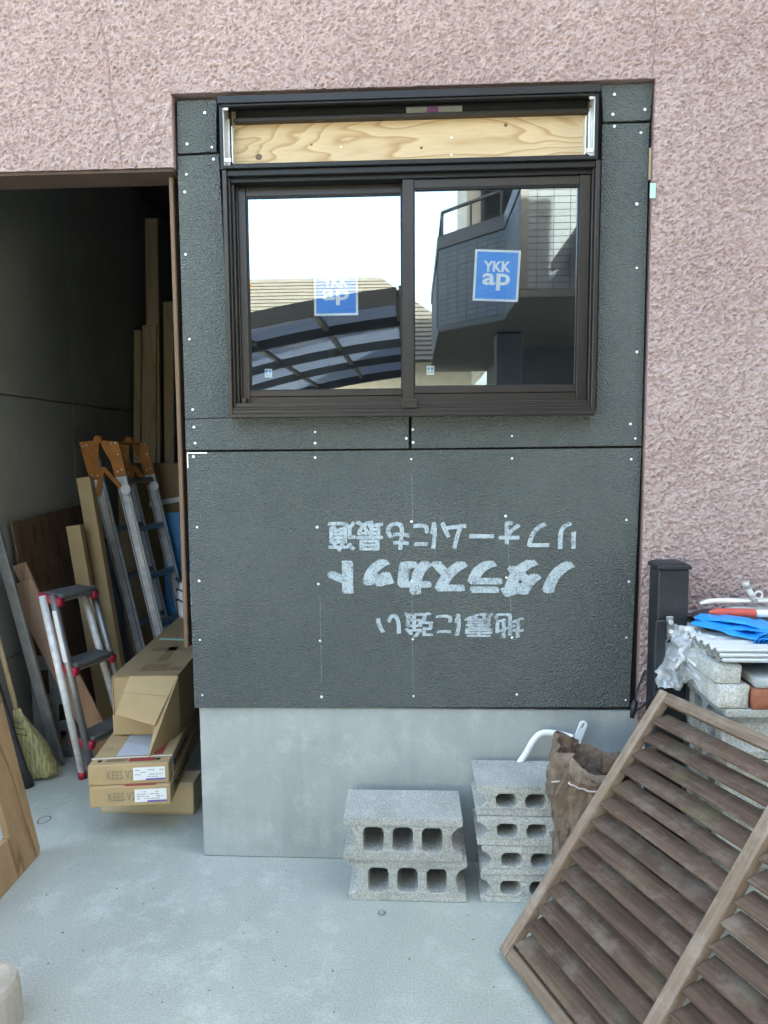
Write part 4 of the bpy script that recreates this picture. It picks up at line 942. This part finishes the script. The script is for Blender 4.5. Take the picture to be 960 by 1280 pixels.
for p0, p1, z1, nr in segs:
    wall_seg(p0, p1, ZB+.02, z1, nr)
    tiles(p0, (V(p0)+(V(p1)-V(p0)).normalized()*min((V(p1)-V(p0)).length, 2.4)), ZB+.03, min(z1-.16, 5.6) if z1 < 5 else 5.6, nr)
    if z1 < 5: MB().obox(V(p0)+V(nr)*.02+V((0,0,z1-.15)), V(p1)-V(p0), V(nr)*-.18, V((0,0,.15))).build('parapet_cap', M['darktrim'], TH)
    MB().obox(V(p0)+V(nr)*.012+V((0,0,ZB-.045)), V(p1)-V(p0), V(nr)*-.1, V((0,0,.07))).build('drip_edge', M['darktrim'], TH)
# corner strip, railing
box(.995,1.07,YA+.008,YA+.02,ZB+.03,6.9).build('corner_trim', M['darktrim'], TH)
q0, q1 = V((.33,YC-.04,0)), V((.97,YB-.12,0))
for h_, r in ((ZP+.30,.022),(ZP+.0,.015)):
    MB().tube([q0+V((0,0,h_)), q1+V((0,0,h_))], r, 8).build('rail', M['darktrim'], TH)
    MB().tube([q0+V((0,0,h_)), V((.33,YD,h_))], r, 8).build('rail', M['darktrim'], TH)
for t in (0,.5,1): MB().tube([q0.lerp(q1,t)+V((0,0,ZP)), q0.lerp(q1,t)+V((0,0,ZP+.30))], .014, 8).build('rail_post', M['darktrim'], TH)
# upper storey behind the balcony, with sliding doors
box(.75,5.5,-10.4,-8.0,ZB,7.0).build('upper_wall', M['beige'], TH)
for x0 in (.95,1.6,2.25):
    w_ = box(x0,x0+.58,-7.99,-7.96,3.2,5.3).build('balcony_door', M['darktrim'], TH); box(x0+.05,x0+.53,-7.955,-7.95,3.26,5.24).build('pane', M['winpane'], w_)
box(.5,5.8,-10.6,-4.2,7.0,7.15).build('roof', M['darktrim'], TH)
# ground floor, set back under the overhang
box(1.3,5.5,-10.4,-7.6,0,ZB-.055).build('ground_floor_wall', M['tile'], TH)
box(1.0,1.32,-6.6,-6.3,0,ZB-.055).build('pillar', M['tile'], TH, bevel=.01)
for x0, w_ in ((1.7,.8),(2.8,.9)):
    d_ = box(x0,x0+w_,-7.595,-7.56,.05,2.15).build('front_door', M['darktrim'], TH); box(x0+.12,x0+w_-.12,-7.555,-7.55,.3,2.0).build('panel', M['oldply'], d_)
c_ = MB().obox((1.55,YA+.012,3.55),(1.6,0,.62),(0,.45,0),(0,0,.09)); c_.build('side_canopy', M['darktrim'], TH)
# carport
CP = thing('carport', 'dark aluminium carport with curved smoke panels across the yard, mirrored in the window', 'carport', (-1.6,-6.5,0))
def cz(x): dx = -.168-x; return 2.90-.10*dx-.040*dx*dx
xs_ = [-.168-3.6*i/14 for i in range(15)]; yr = [-3.68,-4.91,-6.31,-7.70,-9.50]
for y in yr:
    m = MB(); th = .13 if y in (yr[0], yr[-1]) else .10
    vs_ = []
    for x in xs_: vs_ += [(x,y-.03,cz(x)-th),(x,y+.03,cz(x)-th),(x,y+.03,cz(x)+.01),(x,y-.03,cz(x)+.01)]
    fs = [(0,1,2,3)]+[(14*4+3,14*4+2,14*4+1,14*4)]
    for i in range(14):
        for k in range(4): fs.append((i*4+k,(i+1)*4+k,(i+1)*4+(k+1) % 4,i*4+(k+1) % 4))
    m.add(vs_, fs).build('rafter', M['darktrim'], CP)
for i in (0,3,6,9,12,14):
    x = xs_[i]; box(x-.025,x+.025,yr[-1]+.031,yr[0]-.031,cz(x)-.052,cz(x)-.004).build('purlin', M['darktrim'], CP)
box(-.15,-.08,yr[-1],yr[0],cz(-.168)-.15,cz(-.168)+.03).build('gutter', M['darktrim'], CP)
for y0, y1 in zip(yr[:-1], yr[1:]):
    for i0, i1 in ((0,3),(3,6),(6,9),(9,12),(12,14)):
        m = MB(); m.grid(lambda u, t: V((xs_[i0]+(xs_[i1]-xs_[i0])*u, y0-.031+(y1-y0+.062)*t, cz(xs_[i0]+(xs_[i1]-xs_[i0])*u)+.004)), 5, 2); m.build('roof_panel', M['poly'], CP)
        xm = (xs_[i0]+xs_[i1])/2
for y in (-5.2,-7.6): box(-3.74,-3.62,y-.06,y+.06,0,cz(-3.7)).build('post', M['darktrim'], CP)
# far cream house with grey roof
FH = thing('cream_house', 'cream house with grey metal roof beyond the carport, mirrored in the window', 'house', (-3,-14,0))
box(-9,1.2,-20,-12.6,0,3.45).build('wall', M['cream'], FH)
rv = [(-9.4,-12.1,3.4),(1.7,-12.1,3.4),(1.7,-20.6,3.4),(-9.4,-20.6,3.4),(-6.5,-16.3,6.15),(-.95,-16.3,6.15)]
m = MB(); m.add(rv, [(0,1,5,4),(1,2,5),(2,3,4,5),(3,0,4),(0,3,2,1)]); rf = m.build('roof', M['roofg'], FH)
for i in range(20):
    z_ = 3.52+i*.13; k = (z_-3.4)/2.75; MB().box(-9.4+2.9*k, 1.7-2.65*k, -12.1-4.2*k, -12.1-4.2*k+.05, z_-.01, z_+.006).build('roof_seam', M['roofg'], rf)
for x in (-6.5,-3.6,-1.6):
    w_ = box(x,x+1.3,-12.6,-12.55,1.0,2.3).build('window', M['darktrim'], FH); box(x+.06,x+1.24,-12.545,-12.54,1.06,2.24).build('pane', M['winpane'], w_)
NB = thing('garden_wall', 'pale rendered boundary wall beyond the tiled house, mirrored in the window', 'wall', (3,-14,0))
box(.8,9,-14.2,-14,0,2.0).build('render', M['cream'], NB); box(.78,9.02,-14.22,-13.98,2.001,2.06).build('coping', M['softgrey'], NB)
# unseen house added next door to cut off the sun patch across the yard
NH = thing('sun_blocking_house', 'unseen gabled house added beside the stuccoed house to bound the sun patch', 'house', (8,3,0))
box(4.02,11,-1.5,7,0,6.80).build('wall', M['beige'], NH)
MB().prism([[(4.0,6.80),(4.0,6.92),(7.5,8.4),(11.2,6.92),(11.2,6.80)]], lambda a, b: (a,-1.7,b), (0,8.9,0)).build('roof', M['darktrim'], NH)
# small orange-leaved tree
TR = thing('autumn_tree', 'small tree with orange leaves beside the carport, mirrored in the window', 'tree', (-3.4,-10.5,0))
MB().tube([(-3.4,-10.5,0),(-3.36,-10.48,2.2),(-3.42,-10.45,4.2)], [.07,.05,.02], 8).build('trunk', M['bark'], TR, smooth=True)
m = MB(); rng = random.Random(4)
for i in range(900):
    a, b_, r = rng.random()*6.283, math.acos(rng.uniform(-1,1)), rng.random()**.4
    c_ = V((-3.42,-10.45,4.55))+V((.34*r*math.sin(b_)*math.cos(a), .42*r*math.sin(b_)*math.sin(a), .62*r*math.cos(b_))); u_ = V((rng.uniform(-1,1),rng.uniform(-1,1),rng.uniform(-1,1))).normalized(); w_ = u_.orthogonal().normalized()
    m.add([c_, c_+u_*.035+w_*.018, c_+u_*.07, c_+u_*.035-w_*.018], [(0,1,2,3)])
m.build('crown', M['leaf'], TR)
# grit and chips scattered on the concrete
gm = MB(); rng = random.Random(21)
for i in range(170):
    x, y = rng.uniform(-1.4, .9), rng.uniform(-1.15, -.02); r = rng.uniform(.0008, .0032); a = rng.random()*6.28
    if abs(x+.04) < .22 and y > -.23 or x > .18 and y > -.47: continue
    b0 = [V((x+r*rng.uniform(.6,1.4)*math.cos(a+k*1.571), y+r*rng.uniform(.5,1.2)*math.sin(a+k*1.571), .0006)) for k in range(4)]
    gm.add(b0+[p+V((0,0,r*.8)) for p in b0], [(4,5,6,7),(0,1,5,4),(1,2,6,5),(2,3,7,6),(3,0,4,7)])
tag(gm.build('grit', M['printgrey'], kind='stuff'), 'scattered dark grit and tiny chips on the concrete floor', 'grit')
rg_ = PZ(55,1025); m = MB(); m.tube([rg_+V((.022*math.cos(a)*(1+.1*math.sin(3*a)), .03*math.sin(a), .0006)) for a in [i*math.pi/14 for i in range(29)]], .0022, 4, caps=False, flat=.25)
tag(m.build('dried_ring', M['jamb']), 'faint brown dried ring on the concrete near the plywood frame', 'stain')
